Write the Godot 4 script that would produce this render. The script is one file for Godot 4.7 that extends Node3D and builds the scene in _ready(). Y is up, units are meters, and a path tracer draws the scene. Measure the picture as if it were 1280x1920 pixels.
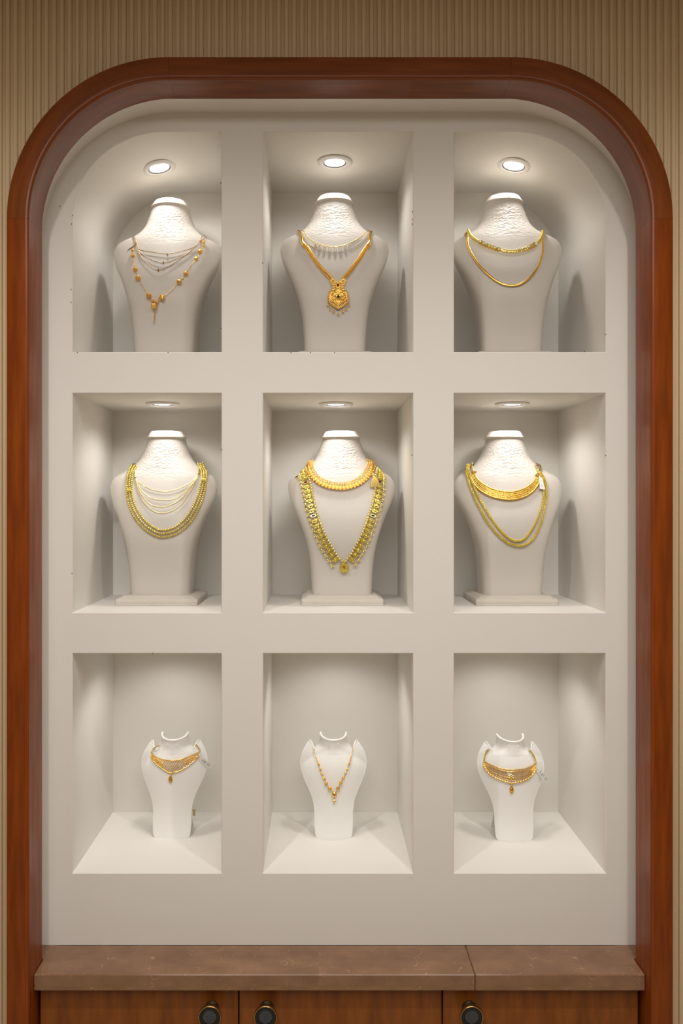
extends Node3D
# A jewellery shop's wall: an arched wooden frame round nine lit plaster niches, with necklaces on busts and stands.
# Millimetre sizes were measured on the photograph: the plaster face lies at z = 0, the eye 1.5 m in front of it at a height of 1.6 m.

const EYE := Vector3(0.0, 1.6, 1.5)
const VX := 597.0
const VY := 943.0
const DEPTH := 0.2964
const COLS := [[136.0, 415.0], [493.0, 774.0], [851.0, 1135.0]]
const ROWS := [[246.5, 660.0], [737.5, 1148.5], [1225.5, 1637.0]]
var M := {}
var used := {}
var bead_mesh := {}


# ---------------------------------------------------------------- mesh building
class MB:
	var v := PackedVector3Array()
	var n := PackedVector3Array()
	var u := PackedVector2Array()
	var ix := PackedInt32Array()

	func vert(p: Vector3, nn: Vector3, uv := Vector2.ZERO) -> int:
		v.append(p)
		n.append(nn)
		u.append(uv)
		return v.size() - 1

	func tri(a: int, b: int, c: int) -> void:
		var g := (v[c] - v[a]).cross(v[b] - v[a])
		if g.dot(n[a] + n[b] + n[c]) < 0.0:
			ix.append_array([a, c, b])
		else:
			ix.append_array([a, b, c])

	func flat3(a: Vector3, b: Vector3, c: Vector3, out: Vector3) -> void:
		var g := (b - a).cross(c - a).normalized()
		if g.dot(out) < 0.0:
			g = -g
		tri(vert(a, g), vert(b, g), vert(c, g))

	func quad(a: Vector3, b: Vector3, c: Vector3, d: Vector3, out: Vector3) -> void:
		var g := (b - a).cross(c - a).normalized()
		if g.length() < 0.5:
			g = (c - a).cross(d - a).normalized()
		if g.dot(out) < 0.0:
			g = -g
		var w := (b - a).length()
		var h := (d - a).length()
		var i := vert(a, g, Vector2(0, 0))
		vert(b, g, Vector2(w, 0))
		vert(c, g, Vector2(w, h))
		vert(d, g, Vector2(0, h))
		tri(i, i + 1, i + 2)
		tri(i, i + 2, i + 3)

	# rows of points; closed: each row is a ring; hint: which way an open sheet faces
	func loft(rows: Array, closed: bool, cap0 := false, cap1 := false, hint := Vector3.ZERO, metric := false) -> void:
		var R := rows.size()
		var C: int = rows[0].size()
		var W := C + 1 if closed else C
		var start := v.size()
		var nn := []
		var sign := 0.0
		var mids := []
		for i in R:
			var m := Vector3.ZERO
			for p in rows[i]:
				m += p
			mids.append(m / C)
		for i in R:
			var line := PackedVector3Array()
			for j in C:
				var j0 := (j + C - 1) % C if closed else maxi(j - 1, 0)
				var j1 := (j + 1) % C if closed else mini(j + 1, C - 1)
				var i0 := maxi(i - 1, 0)
				var i1 := mini(i + 1, R - 1)
				var du: Vector3 = rows[i][j1] - rows[i][j0]
				var dv: Vector3 = rows[i1][j] - rows[i0][j]
				var q := du.cross(dv)
				if q.length() < 1e-14:
					q = Vector3.ZERO
				else:
					q = q.normalized()
				line.append(q)
				if hint != Vector3.ZERO:
					sign += q.dot(hint)
				else:
					sign += q.dot((rows[i][j] - mids[i]).normalized())
			nn.append(line)
		var s := 1.0 if sign >= 0.0 else -1.0
		var along := 0.0
		for i in R:
			if i > 0:
				along += (mids[i] - mids[i - 1]).length()
			var across := 0.0
			for j in W:
				var k := j % C
				if j > 0:
					across += (rows[i][k] - rows[i][(j - 1) % C]).length()
				var q: Vector3 = nn[i][k] * s
				if q.length() < 0.5:
					var other := i - 1 if i > 0 else i + 1
					q = (mids[i] - mids[other]).normalized()
				vert(rows[i][k], q, Vector2(across, along) if metric else Vector2(float(j) / (W - 1), float(i) / maxi(R - 1, 1)))
		for i in R - 1:
			for j in W - 1:
				var a := start + i * W + j
				tri(a, a + 1, a + W + 1)
				tri(a, a + W + 1, a + W)
		for e in [[cap0, 0, 1], [cap1, R - 1, R - 2]]:
			if not e[0]:
				continue
			var q: Vector3 = (mids[e[1]] - mids[e[2]]).normalized()
			var base := v.size()
			vert(mids[e[1]], q)
			for j in C:
				vert(rows[e[1]][j], q)
			for j in (C if closed else C - 1):
				tri(base, base + 1 + j, base + 1 + (j + 1) % C)

	func tube(path: Array, r, sides := 8, caps := true, flat := 1.0, ups := []) -> void:
		# r: a number or a list; flat < 1 squashes the section along the given ups
		var rows := []
		var up := Vector3.UP
		var N := path.size()
		for i in N:
			var t: Vector3 = (path[mini(i + 1, N - 1)] - path[maxi(i - 1, 0)]).normalized()
			if ups.size():
				up = ups[i]
			elif i == 0 and absf(t.dot(up)) > 0.9:
				up = Vector3.RIGHT
			up = (up - t * up.dot(t)).normalized()
			var side := t.cross(up)
			var ring := PackedVector3Array()
			var rr: float = r[i] if r is Array else r
			for k in sides:
				var a := TAU * k / sides
				ring.append(path[i] + side * cos(a) * rr + up * sin(a) * rr * flat)
			rows.append(ring)
		loft(rows, true, caps, caps)

	func lathe(profile: Array, sides := 24, at := Transform3D()) -> void:
		# profile: (radius, height) round the y axis; corners get their own edge where it turns sharply
		for i in profile.size() - 1:
			var a: Vector2 = profile[i]
			var b: Vector2 = profile[i + 1]
			if a.is_equal_approx(b):
				continue
			var d := b - a
			var f := Vector2(d.y, -d.x).normalized()
			var fa := f
			var fb := f
			if i > 0:
				var e: Vector2 = a - profile[i - 1]
				var g := Vector2(e.y, -e.x).normalized()
				if g.dot(f) > 0.7:
					fa = (f + g).normalized()
			if i < profile.size() - 2:
				var e: Vector2 = profile[i + 2] - b
				var g := Vector2(e.y, -e.x).normalized()
				if g.dot(f) > 0.7:
					fb = (f + g).normalized()
			var s := v.size()
			for k in sides + 1:
				var c := cos(TAU * k / sides)
				var z := sin(TAU * k / sides)
				vert(at * Vector3(a.x * c, a.y, a.x * z), (at.basis * Vector3(fa.x * c, fa.y, fa.x * z)).normalized(), Vector2(float(k) / sides, 0))
				vert(at * Vector3(b.x * c, b.y, b.x * z), (at.basis * Vector3(fb.x * c, fb.y, fb.x * z)).normalized(), Vector2(float(k) / sides, 1))
			for k in sides:
				var q := s + k * 2
				if a.x > 1e-7:
					tri(q, q + 2, q + 1)
				if b.x > 1e-7:
					tri(q + 1, q + 2, q + 3)

	func box(lo: Vector3, hi: Vector3, c := 0.0) -> void:
		# a box with chamfered edges
		var m := (lo + hi) / 2
		var h := (hi - lo) / 2
		for ax in 3:
			var b := (ax + 1) % 3
			var d := (ax + 2) % 3
			for s in [-1.0, 1.0]:
				var p := []
				for k in [[-1, -1], [1, -1], [1, 1], [-1, 1]]:
					var q := Vector3.ZERO
					q[ax] = s * h[ax]
					q[b] = k[0] * (h[b] - c)
					q[d] = k[1] * (h[d] - c)
					p.append(m + q)
				var o := Vector3.ZERO
				o[ax] = s
				quad(p[0], p[1], p[2], p[3], o)
		if c <= 0.0:
			return
		for ax in 3:
			var b := (ax + 1) % 3
			var d := (ax + 2) % 3
			for sb in [-1.0, 1.0]:
				for sd in [-1.0, 1.0]:
					var p := []
					for e in [[-1, 0], [1, 0], [1, 1], [-1, 1]]:
						var q := Vector3.ZERO
						q[ax] = e[0] * (h[ax] - c)
						q[b] = sb * (h[b] - (c if e[1] else 0.0))
						q[d] = sd * (h[d] - (0.0 if e[1] else c))
						p.append(m + q)
					var o := Vector3.ZERO
					o[b] = sb
					o[d] = sd
					quad(p[0], p[1], p[2], p[3], o)
		for sx in [-1.0, 1.0]:
			for sy in [-1.0, 1.0]:
				for sz in [-1.0, 1.0]:
					var o := Vector3(sx, sy, sz)
					flat3(m + o * (h - Vector3(0, c, c)), m + o * (h - Vector3(c, 0, c)), m + o * (h - Vector3(c, c, 0)), o)

	func ball(p: Vector3, r: Vector3, seg := 8, rings := 6) -> void:
		var rows := []
		for i in rings + 1:
			var a := PI * i / rings
			var ring := PackedVector3Array()
			for k in seg:
				var b := TAU * k / seg
				ring.append(Vector3(sin(a) * cos(b), cos(a), sin(a) * sin(b)))
			rows.append(ring)
		var s := v.size()
		for i in rings + 1:
			for k in seg + 1:
				var q: Vector3 = rows[i][k % seg]
				vert(p + q * r, (q / r).normalized(), Vector2(float(k) / seg, float(i) / rings))
		for i in rings:
			for k in seg:
				var a := s + i * (seg + 1) + k
				if i > 0:
					tri(a, a + 1, a + seg + 1)
				if i < rings - 1:
					tri(a + 1, a + seg + 2, a + seg + 1)

	func add(o: MB, t: Transform3D) -> void:
		var s := v.size()
		var nb := t.basis.inverse().transposed()
		for i in o.v.size():
			vert(t * o.v[i], (nb * o.n[i]).normalized(), o.u[i])
		for i in o.ix:
			ix.append(i + s)

	# an outline in the xy plane, pushed from z0 to z1 (front), with a chamfer at the front rim
	func plate(outline: PackedVector2Array, z0: float, z1: float, c := 0.0, t := Transform3D()) -> void:
		var mid := Vector2.ZERO
		for p in outline:
			mid += p
		mid /= outline.size()
		var inner := PackedVector2Array()
		for p in outline:
			inner.append(p.move_toward(mid, c * 1.2))
		for face in [[inner, z1, 1.0], [outline, z0, -1.0]]:
			var pts: PackedVector2Array = face[0]
			var order := Geometry2D.triangulate_polygon(pts)
			var nn: Vector3 = (t.basis * Vector3(0, 0, face[2])).normalized()
			var s := v.size()
			for p in pts:
				vert(t * Vector3(p.x, p.y, face[1]), nn, p)
			for k in range(0, order.size(), 3):
				tri(s + order[k], s + order[k + 1], s + order[k + 2])
		var N := outline.size()
		for i in N:
			var a := outline[i]
			var b := outline[(i + 1) % N]
			var ia := inner[i]
			var ib := inner[(i + 1) % N]
			var e := (b - a)
			var o2 := Vector2(e.y, -e.x).normalized()
			if o2.dot((a + b) / 2 - mid) < 0:
				o2 = -o2
			var o3 := t.basis * Vector3(o2.x, o2.y, 0)
			quad(t * Vector3(a.x, a.y, z0), t * Vector3(b.x, b.y, z0), t * Vector3(b.x, b.y, z1 - c), t * Vector3(a.x, a.y, z1 - c), o3)
			if c > 0:
				quad(t * Vector3(a.x, a.y, z1 - c), t * Vector3(b.x, b.y, z1 - c), t * Vector3(ib.x, ib.y, z1), t * Vector3(ia.x, ia.y, z1), o3 + t.basis.z)

	func mesh() -> ArrayMesh:
		var a := []
		a.resize(Mesh.ARRAY_MAX)
		a[Mesh.ARRAY_VERTEX] = v
		a[Mesh.ARRAY_NORMAL] = n
		a[Mesh.ARRAY_TEX_UV] = u
		a[Mesh.ARRAY_INDEX] = ix
		var m := ArrayMesh.new()
		m.add_surface_from_arrays(Mesh.PRIMITIVE_TRIANGLES, a)
		return m


# ---------------------------------------------------------------- nodes
func numbered(called: String) -> String:
	used[called] = used.get(called, -1) + 1
	return called if used[called] == 0 else "%s_%03d" % [called, used[called]]


func thing(called: String, label: String, category: String, at := Vector3.ZERO, group := "") -> Node3D:
	var o := Node3D.new()
	o.name = numbered(called)
	o.position = at
	add_child(o)
	tag(o, label, category, group)
	return o


func tag(o: Node, label: String, category: String, group := "") -> void:
	o.set_meta("label", label)
	o.set_meta("category", category)
	if group:
		o.set_meta("group", group)


func root_of(o: Node) -> Vector3:
	while o.get_parent() != self:
		o = o.get_parent()
	return o.position


# world-space shapes become parts: they are shifted to their thing's own origin
func part(mb: MB, called: String, mat: Material, parent: Node, local := false, label := "") -> MeshInstance3D:
	if not local:
		var o := root_of(parent)
		for i in mb.v.size():
			mb.v[i] -= o
	return inst(mb.mesh(), called, mat, parent, Transform3D(), label)


func inst(mesh: Mesh, called: String, mat: Material, parent: Node, t := Transform3D(), label := "") -> MeshInstance3D:
	var o := MeshInstance3D.new()
	o.name = called
	o.mesh = mesh
	o.material_override = mat
	o.transform = t
	o.cast_shadow = GeometryInstance3D.SHADOW_CASTING_SETTING_ON
	parent.add_child(o, true)
	if label:
		o.set_meta("label", label)
	return o


func struct(mb: MB, called: String, mat: Material) -> MeshInstance3D:
	var o := inst(mb.mesh(), called, mat, self)
	o.set_meta("kind", "structure")
	return o


# ---------------------------------------------------------------- measuring
func at(px: float, py: float, z: float) -> Vector3:
	var s := (EYE.z - z) / 1500.0
	return Vector3((px - VX) * s, EYE.y + (VY - py) * s, z)


func curve(pts: Array, step := 1.0) -> Array:
	var out := []
	for i in pts.size() - 1:
		var p1 := Vector2(pts[i][0], pts[i][1])
		var p2 := Vector2(pts[i + 1][0], pts[i + 1][1])
		var p0 := Vector2(pts[maxi(i - 1, 0)][0], pts[maxi(i - 1, 0)][1])
		var p3 := Vector2(pts[mini(i + 2, pts.size() - 1)][0], pts[mini(i + 2, pts.size() - 1)][1])
		var k := maxi(2, int(p1.distance_to(p2) / step))
		for j in k:
			out.append(p1.cubic_interpolate(p2, p0, p3, float(j) / k))
	out.append(Vector2(pts[-1][0], pts[-1][1]))
	return out


func table(keys: Array, vals: Array, y: float) -> float:
	if y <= keys[0]:
		return vals[0]
	for i in keys.size() - 1:
		if y <= keys[i + 1]:
			var a: float = vals[maxi(i - 1, 0)]
			var d: float = vals[mini(i + 2, keys.size() - 1)]
			var ka: float = keys[maxi(i - 1, 0)]
			var kd: float = keys[mini(i + 2, keys.size() - 1)]
			var k1: float = keys[i]
			var k2: float = keys[i + 1]
			var m1: float = (vals[i + 1] - a) / maxf(k2 - ka, 1e-6) * (k2 - k1)
			var m2: float = (d - vals[i]) / maxf(kd - k1, 1e-6) * (k2 - k1)
			var t := (y - k1) / (k2 - k1)
			var t2 := t * t
			var t3 := t2 * t
			return (2 * t3 - 3 * t2 + 1) * vals[i] + (t3 - 2 * t2 + t) * m1 + (-2 * t3 + 3 * t2) * vals[i + 1] + (t3 - t2) * m2
	return vals[-1]


const BY := [0.016, 0.052, 0.0935, 0.1314, 0.1726, 0.207, 0.235, 0.250, 0.262, 0.272, 0.2827, 0.2987, 0.315, 0.330, 0.342]
const BW := [0.0635, 0.0650, 0.0685, 0.0765, 0.0910, 0.1065, 0.1135, 0.1120, 0.1035, 0.0870, 0.0710, 0.0575, 0.0500, 0.0445, 0.0410]
const BF := [0.0500, 0.0540, 0.0615, 0.0660, 0.0590, 0.0455, 0.0330, 0.0265, 0.0210, 0.0165, 0.0118, 0.0058, 0.0022, 0.0000, -0.0005]
const BB := [-0.045, -0.045, -0.045, -0.045, -0.046, -0.050, -0.055, -0.058, -0.062, -0.068, -0.074, -0.080, -0.081, -0.081, -0.0805]
const BN := [5.0, 4.6, 4.0, 3.5, 3.1, 2.9, 2.7, 2.6, 2.5, 2.3, 2.1, 2.0, 2.0, 2.0, 2.0]


func bust_z(x: float, y: float) -> float:
	var w := table(BY, BW, y)
	var f := table(BY, BF, y)
	var b := table(BY, BB, y)
	var e := table(BY, BN, y)
	var q := clampf(absf(x) / w, 0.0, 0.985)
	return (f + b) / 2 + (f - b) / 2 * pow(1.0 - pow(q, e), 1.0 / e)


const SY := [0.0, 0.023, 0.0525, 0.0746, 0.0924, 0.110, 0.1306, 0.148, 0.166, 0.1775, 0.186]
const SW := [0.0365, 0.0385, 0.0390, 0.0430, 0.0500, 0.0590, 0.0670, 0.0690, 0.0640, 0.0570, 0.0500]
const SC := [0.0, -0.002, -0.004, -0.004, -0.003, -0.003, -0.004, -0.006, -0.010, -0.013, -0.016]
const SD := [0.007, 0.009, 0.012, 0.016, 0.021, 0.027, 0.033, 0.037, 0.039, 0.040, 0.040]


func stand_z(x: float, y: float) -> float:
	var w := table(SY, SW, y)
	var q := minf(absf(x) / w, 1.15)
	return table(SY, SC, y) - table(SY, SD, y) * q * q


# where the line of sight through a pixel meets a display's front: [point, normal]
func onto(t: Dictionary, px: float, py: float) -> Array:
	var o: Vector3 = t.o
	var z := o.z + 0.02
	var p := Vector3.ZERO
	for i in 30:
		p = at(px, py, z)
		z = lerpf(z, o.z + t.f.call(p.x - o.x, p.y - o.y), 0.6)
	p = at(px, py, z)
	var x := p.x - o.x
	var y := p.y - o.y
	var e := 0.002
	var dx: float = (t.f.call(x + e, y) - t.f.call(x - e, y)) / (2 * e)
	var dy: float = (t.f.call(x, y + e) - t.f.call(x, y - e)) / (2 * e)
	return [p, Vector3(clampf(-dx, -2.5, 2.5), clampf(-dy, -1.5, 1.5), 1.0).normalized()]


# a strand on a display through pixels: {p: points, n: normals}, evenly spaced
func strand(t: Dictionary, pts: Array, spacing: float, lift: float) -> Dictionary:
	var raw := []
	var nor := []
	for q in curve(pts, 1.5):
		var h := onto(t, q.x, q.y)
		raw.append(h[0] + h[1] * lift)
		nor.append(h[1])
	return even(raw, nor, spacing)


func even(raw: Array, nor: Array, spacing: float) -> Dictionary:
	var total := 0.0
	for i in raw.size() - 1:
		total += raw[i].distance_to(raw[i + 1])
	var count := maxi(1, roundi(total / spacing))
	var step := total / count
	var p := [raw[0]]
	var n := [nor[0]]
	var gone := 0.0
	var next := step
	for i in raw.size() - 1:
		var d: float = raw[i].distance_to(raw[i + 1])
		while next <= gone + d + 1e-9 and p.size() < count + 1:
			var k := (next - gone) / maxf(d, 1e-9)
			p.append(raw[i].lerp(raw[i + 1], k))
			n.append(nor[i].lerp(nor[i + 1], k).normalized())
			next += step
		gone += d
	return {"p": p, "n": n}


# from the end of a strand round the back of the bust's neck to its other end
func round_back(t: Dictionary, a: Vector3, b: Vector3, lift := 0.0035) -> Array:
	var o: Vector3 = t.o
	var mid := Vector3(0, 0, -0.037)
	var pa := a - o - mid
	var pb := b - o - mid
	var a0 := atan2(pa.z, pa.x)
	var a1 := atan2(pb.z, pb.x)
	while a0 < PI * 0.5:
		a0 += TAU
	while a1 < PI * 1.5:
		a1 += TAU
	var ra := Vector2(pa.x, pa.z).length()
	var rb := Vector2(pb.x, pb.z).length()
	var out := [a]
	for i in range(1, 24):
		var k := i / 24.0
		var ang := lerpf(a0, a1, k)
		var rr := lerpf(lerpf(ra, rb, k) + 0.002, 0.066, pow(sin(PI * k), 0.6))
		var x := rr * cos(ang)
		var z := rr * sin(ang) + mid.z
		out.append(o + Vector3(x, shoulder_top(x, z) + lift, z))
	out.append(b)
	return out


# how high the bust reaches at a place in plan
func shoulder_top(x: float, z: float) -> float:
	var y := 0.315
	while y > 0.225:
		var f := table(BY, BF, y)
		var b := table(BY, BB, y)
		var e := table(BY, BN, y)
		if pow(absf(x) / table(BY, BW, y), e) + pow(absf(z - (f + b) / 2) / ((f - b) / 2), e) < 1.0:
			return y
		y -= 0.001
	return 0.285


func frame_at(p: Vector3, along: Vector3, out: Vector3) -> Transform3D:
	# x along the strand, z out of the chest
	var z := out.normalized()
	var x := (along - z * along.dot(z)).normalized()
	return Transform3D(Basis(x, z.cross(x), z), p)


func along(s: Dictionary, i: int) -> Vector3:
	return (s.p[mini(i + 1, s.p.size() - 1)] - s.p[maxi(i - 1, 0)]).normalized()


# ---------------------------------------------------------------- materials
func paint(r: float, g: float, b: float, rough := 0.6, metal := 0.0) -> StandardMaterial3D:
	var m := StandardMaterial3D.new()
	m.albedo_color = Color(r, g, b)
	m.roughness = rough
	m.metallic = metal
	return m


func noise_tex(kind: int, freq: float, size: Vector2i, seed_: int, colors: Array, octaves := 4) -> NoiseTexture2D:
	var f := FastNoiseLite.new()
	f.noise_type = kind
	f.frequency = freq
	f.seed = seed_
	f.fractal_octaves = octaves
	var t := NoiseTexture2D.new()
	t.width = size.x
	t.height = size.y
	t.seamless = true
	t.noise = f
	if colors.size():
		var g := Gradient.new()
		g.offsets = PackedFloat32Array(colors.map(func(c): return c[0]))
		g.colors = PackedColorArray(colors.map(func(c): return c[1]))
		t.color_ramp = g
	return t


func wood(dark: Color, mid: Color, light: Color, seed_: int) -> StandardMaterial3D:
	var m := StandardMaterial3D.new()
	m.albedo_texture = noise_tex(FastNoiseLite.TYPE_SIMPLEX_SMOOTH, 0.012, Vector2i(512, 512), seed_, [[0.2, dark], [0.45, mid], [0.6, mid.lerp(light, 0.3)], [0.8, light]], 5)
	m.uv1_scale = Vector3(9.0, 0.8, 1.0)
	m.roughness = 0.45
	m.clearcoat_enabled = true
	m.metallic_specular = 0.3
	m.clearcoat = 0.32
	m.clearcoat_roughness = 0.22
	return m


func stone_texture() -> ImageTexture:
	var W := 768
	var H := 256
	var im := Image.create(W, H, false, Image.FORMAT_RGB8)
	var cloud := FastNoiseLite.new()
	cloud.seed = 4
	cloud.frequency = 0.012
	cloud.fractal_octaves = 5
	var bend := FastNoiseLite.new()
	bend.seed = 9
	bend.frequency = 0.014
	bend.fractal_octaves = 2
	var gate := FastNoiseLite.new()
	gate.seed = 17
	gate.frequency = 0.014
	var speck := FastNoiseLite.new()
	speck.seed = 23
	speck.frequency = 0.09
	speck.fractal_octaves = 2
	for y in H:
		for x in W:
			var c := cloud.get_noise_2d(x, y * 1.3) * 0.5 + 0.5
			var col := Color(0.49, 0.365, 0.275).lerp(Color(0.61, 0.475, 0.37), c)
			var vein := absf(bend.get_noise_2d(x * 1.2, y * 1.4))
			var g := clampf(gate.get_noise_2d(x, y) * 3.0 + 0.1, 0.0, 1.0)
			if vein < 0.02:
				col = col.lerp(Color(0.82, 0.70, 0.58), (1.0 - vein / 0.02) * g)
			var s := absf(speck.get_noise_2d(x, y))
			if s < 0.04:
				col = col.lerp(Color(0.68, 0.57, 0.47), 0.7 * (1.0 - s / 0.04) * clampf(cloud.get_noise_2d(y * 2.0, x * 2.0) * 3.0, 0.0, 1.0))
			im.set_pixel(x, y, col)
	return ImageTexture.create_from_image(im)


# leatherette: fine grain everywhere, creases pulled round the throat (v from the plinth up, u = 0.25 in front)
func leather_height() -> ImageTexture:
	var S := 640
	var im := Image.create(S, S, false, Image.FORMAT_L8)
	var grain := FastNoiseLite.new()
	grain.seed = 5
	grain.frequency = 0.16
	grain.fractal_octaves = 2
	var crease := FastNoiseLite.new()
	crease.seed = 31
	crease.frequency = 0.017
	crease.fractal_octaves = 3
	var warp := FastNoiseLite.new()
	warp.seed = 8
	warp.frequency = 0.012
	for j in S:
		var v := 1.0 - float(j) / S
		for i in S:
			var u := float(i) / S
			var h := 0.5 + 0.03 * grain.get_noise_2d(i * 1.6, j)
			var throat := smoothstep(0.70, 0.80, v) * (1.0 - smoothstep(0.955, 0.985, v)) * exp(-pow((u - 0.25) / 0.13, 2.0))
			if throat > 0.01:
				var wx := warp.get_noise_2d(i, j) * 26.0
				var c := 1.0 - absf(crease.get_noise_2d(i * 1.5 + wx, j * 2.6 + wx)) * 2.2
				var c2 := 1.0 - absf(crease.get_noise_2d(i * 3.1 - wx + 400.0, j * 4.2)) * 2.0
				h += throat * (0.30 * clampf(c, 0.0, 1.0) + 0.16 * clampf(c2, 0.0, 1.0) - 0.25)
			im.set_pixel(i, j, Color(h, h, h))
	return ImageTexture.create_from_image(im)


func make_materials() -> void:
	M.plaster = paint(0.91, 0.896, 0.868, 0.62)
	M.plaster.heightmap_enabled = true
	M.plaster.heightmap_texture = noise_tex(FastNoiseLite.TYPE_SIMPLEX_SMOOTH, 0.02, Vector2i(256, 256), 3, [], 4)
	M.plaster.heightmap_scale = 0.02
	M.plaster.uv1_triplanar = true
	M.plaster.uv1_world_triplanar = true
	M.plaster.uv1_scale = Vector3(4, 4, 4)
	M.slat = paint(0.83, 0.735, 0.59, 0.7)
	M.wall = paint(0.66, 0.61, 0.54, 0.8)
	M.ceiling = paint(0.86, 0.83, 0.78, 0.8)
	M.floor = paint(0.84, 0.78, 0.70, 0.3)
	M.floor.albedo_texture = noise_tex(FastNoiseLite.TYPE_SIMPLEX, 0.01, Vector2i(256, 256), 12, [[0.2, Color(0.82, 0.8, 0.77)], [0.8, Color(1, 1, 1)]])
	M.floor.uv1_triplanar = true
	M.floor.uv1_world_triplanar = true
	M.wood = wood(Color(0.46, 0.205, 0.02), Color(0.505, 0.232, 0.028), Color(0.55, 0.26, 0.04), 2)
	M.wood_dark = wood(Color(0.42, 0.205, 0.05), Color(0.46, 0.23, 0.06), Color(0.50, 0.255, 0.075), 6)
	M.door = wood(Color(0.44, 0.24, 0.075), Color(0.49, 0.275, 0.09), Color(0.54, 0.31, 0.11), 11)
	M.stone = paint(0.97, 0.95, 0.92, 0.14)
	M.stone.albedo_texture = stone_texture()
	M.stone.uv1_triplanar = true
	M.stone.uv1_world_triplanar = true
	M.stone.uv1_scale = Vector3(1.3, 4.0, 4.0)
	M.leather = paint(0.815, 0.79, 0.757, 0.5)
	M.leather.heightmap_enabled = true
	M.leather.heightmap_texture = leather_height()
	M.leather.heightmap_scale = 0.22
	M.suede = paint(0.82, 0.79, 0.75, 0.7)
	M.acrylic = paint(0.955, 0.95, 0.935, 0.28)
	M.spot_white = paint(0.97, 0.97, 0.96, 0.2)
	M.trim = paint(0.88, 0.87, 0.85, 0.4)
	M.baffle = paint(0.45, 0.45, 0.45, 0.5)
	M.lens = paint(1, 1, 1, 0.5)
	M.lens.emission_enabled = true
	M.lens.emission = Color(1.0, 0.975, 0.94)
	M.lens.emission_energy_multiplier = 3.0
	M.fill_diffuser = paint(0.95, 0.95, 0.95, 0.5)
	M.fill_diffuser.emission_enabled = true
	M.fill_diffuser.emission = Color(1.0, 0.98, 0.955)
	M.fill_diffuser.emission_energy_multiplier = 1.0
	M.gold = paint(0.96, 0.79, 0.42, 0.27, 1.0)
	M.gold_matte = paint(0.93, 0.73, 0.37, 0.45, 1.0)
	M.gold_pale = paint(0.95, 0.885, 0.61, 0.27, 1.0)
	M.gold_green = paint(0.91, 0.83, 0.44, 0.28, 1.0)
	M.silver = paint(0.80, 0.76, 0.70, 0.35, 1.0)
	M.dull = paint(0.66, 0.56, 0.43, 0.4, 1.0)
	M.bronze = paint(0.50, 0.40, 0.24, 0.4, 1.0)
	M.brass = paint(0.80, 0.66, 0.42, 0.3, 1.0)
	M.stem = paint(0.30, 0.24, 0.17, 0.5, 1.0)
	M.crystal = paint(0.97, 0.96, 0.94, 0.08)
	M.crystal.metallic_specular = 0.9
	M.ruby = paint(0.45, 0.05, 0.06, 0.1)
	M.onyx = paint(0.10, 0.05, 0.05, 0.1)
	M.amber = paint(0.62, 0.33, 0.08, 0.12)
	M.black = paint(0.045, 0.05, 0.055, 0.35)
	M.card = paint(0.90, 0.89, 0.87, 0.6)
	M.ink = paint(0.14, 0.14, 0.15, 0.6)
	M.print_grey = paint(0.62, 0.62, 0.62, 0.6)
	M.card_grey = paint(0.42, 0.38, 0.33, 0.6)
	M.cord = paint(0.36, 0.29, 0.19, 0.8)
	M.ribbon = paint(0.55, 0.38, 0.22, 0.7)
	M.thread = paint(0.86, 0.75, 0.42, 0.6)
	M.thread.rim_enabled = true
	M.thread.rim = 0.4
	M.yellow_card = paint(0.80, 0.70, 0.42, 0.6)


# ---------------------------------------------------------------- the camera and the light
func spot(parent: Node, p: Vector3, energy: float, col: Color, angle: float, blend: float, size: float) -> void:
	var l := SpotLight3D.new()
	l.name = "lamp_light"
	l.position = p
	l.rotation_degrees = Vector3(-90, 0, 0)
	l.light_energy = energy
	l.light_color = col
	l.spot_angle = angle
	l.spot_angle_attenuation = blend
	l.spot_range = 8.0
	l.spot_attenuation = 2.0
	l.light_size = size
	l.shadow_enabled = true
	parent.add_child(l, true)


const NICHE_ENERGY := 0.036
const ROOM_ENERGY := 0.57
const FILL_ENERGY := 2.4
const NICHE_COLOR := Color(1.0, 0.985, 0.97)
const ROOM_COLOR := Color(1.0, 0.985, 0.97)


func _ready() -> void:
	var cam := Camera3D.new()
	cam.name = "camera"
	cam.projection = Camera3D.PROJECTION_FRUSTUM
	cam.near = 0.05
	cam.far = 50.0
	cam.size = 0.05 * 1920.0 / 1500.0
	cam.frustum_offset = Vector2((640.0 - VX) / 1500.0, (VY - 960.0) / 1500.0) * 0.05
	cam.position = EYE
	add_child(cam)
	cam.current = true
	var we := WorldEnvironment.new()
	we.name = "environment"
	var env := Environment.new()
	env.background_mode = Environment.BG_COLOR
	env.background_color = Color(0.0, 0.0, 0.0)
	env.tonemap_mode = Environment.TONE_MAPPER_LINEAR
	env.tonemap_exposure = 1.0
	env.sdfgi_enabled = true
	env.ssao_enabled = true
	env.ssil_enabled = true
	we.environment = env
	add_child(we)
	make_materials()
	room()
	niche_wall()
	wooden_frame()
	counter_and_cabinet()
	downlights()
	displays()
	jewellery()


# ---------------------------------------------------------------- the room
func rect(x0: float, y0: float, x1: float, y1: float) -> PackedVector2Array:
	return PackedVector2Array([Vector2(x0, y0), Vector2(x1, y0), Vector2(x1, y1), Vector2(x0, y1)])


# an arch: straight sides, rounded upper corners, a straight top
func arch(x0: float, x1: float, y0: float, y1: float, r: float, steps := 24) -> PackedVector2Array:
	var p := PackedVector2Array([Vector2(x0, y0), Vector2(x1, y0)])
	for i in steps + 1:
		var a := PI / 2 * i / steps
		p.append(Vector2(x1 - r + r * cos(a), y1 - r + r * sin(a)))
	for i in steps + 1:
		var a := PI / 2 + PI / 2 * i / steps
		p.append(Vector2(x0 + r + r * cos(a), y1 - r + r * sin(a)))
	return p


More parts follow.
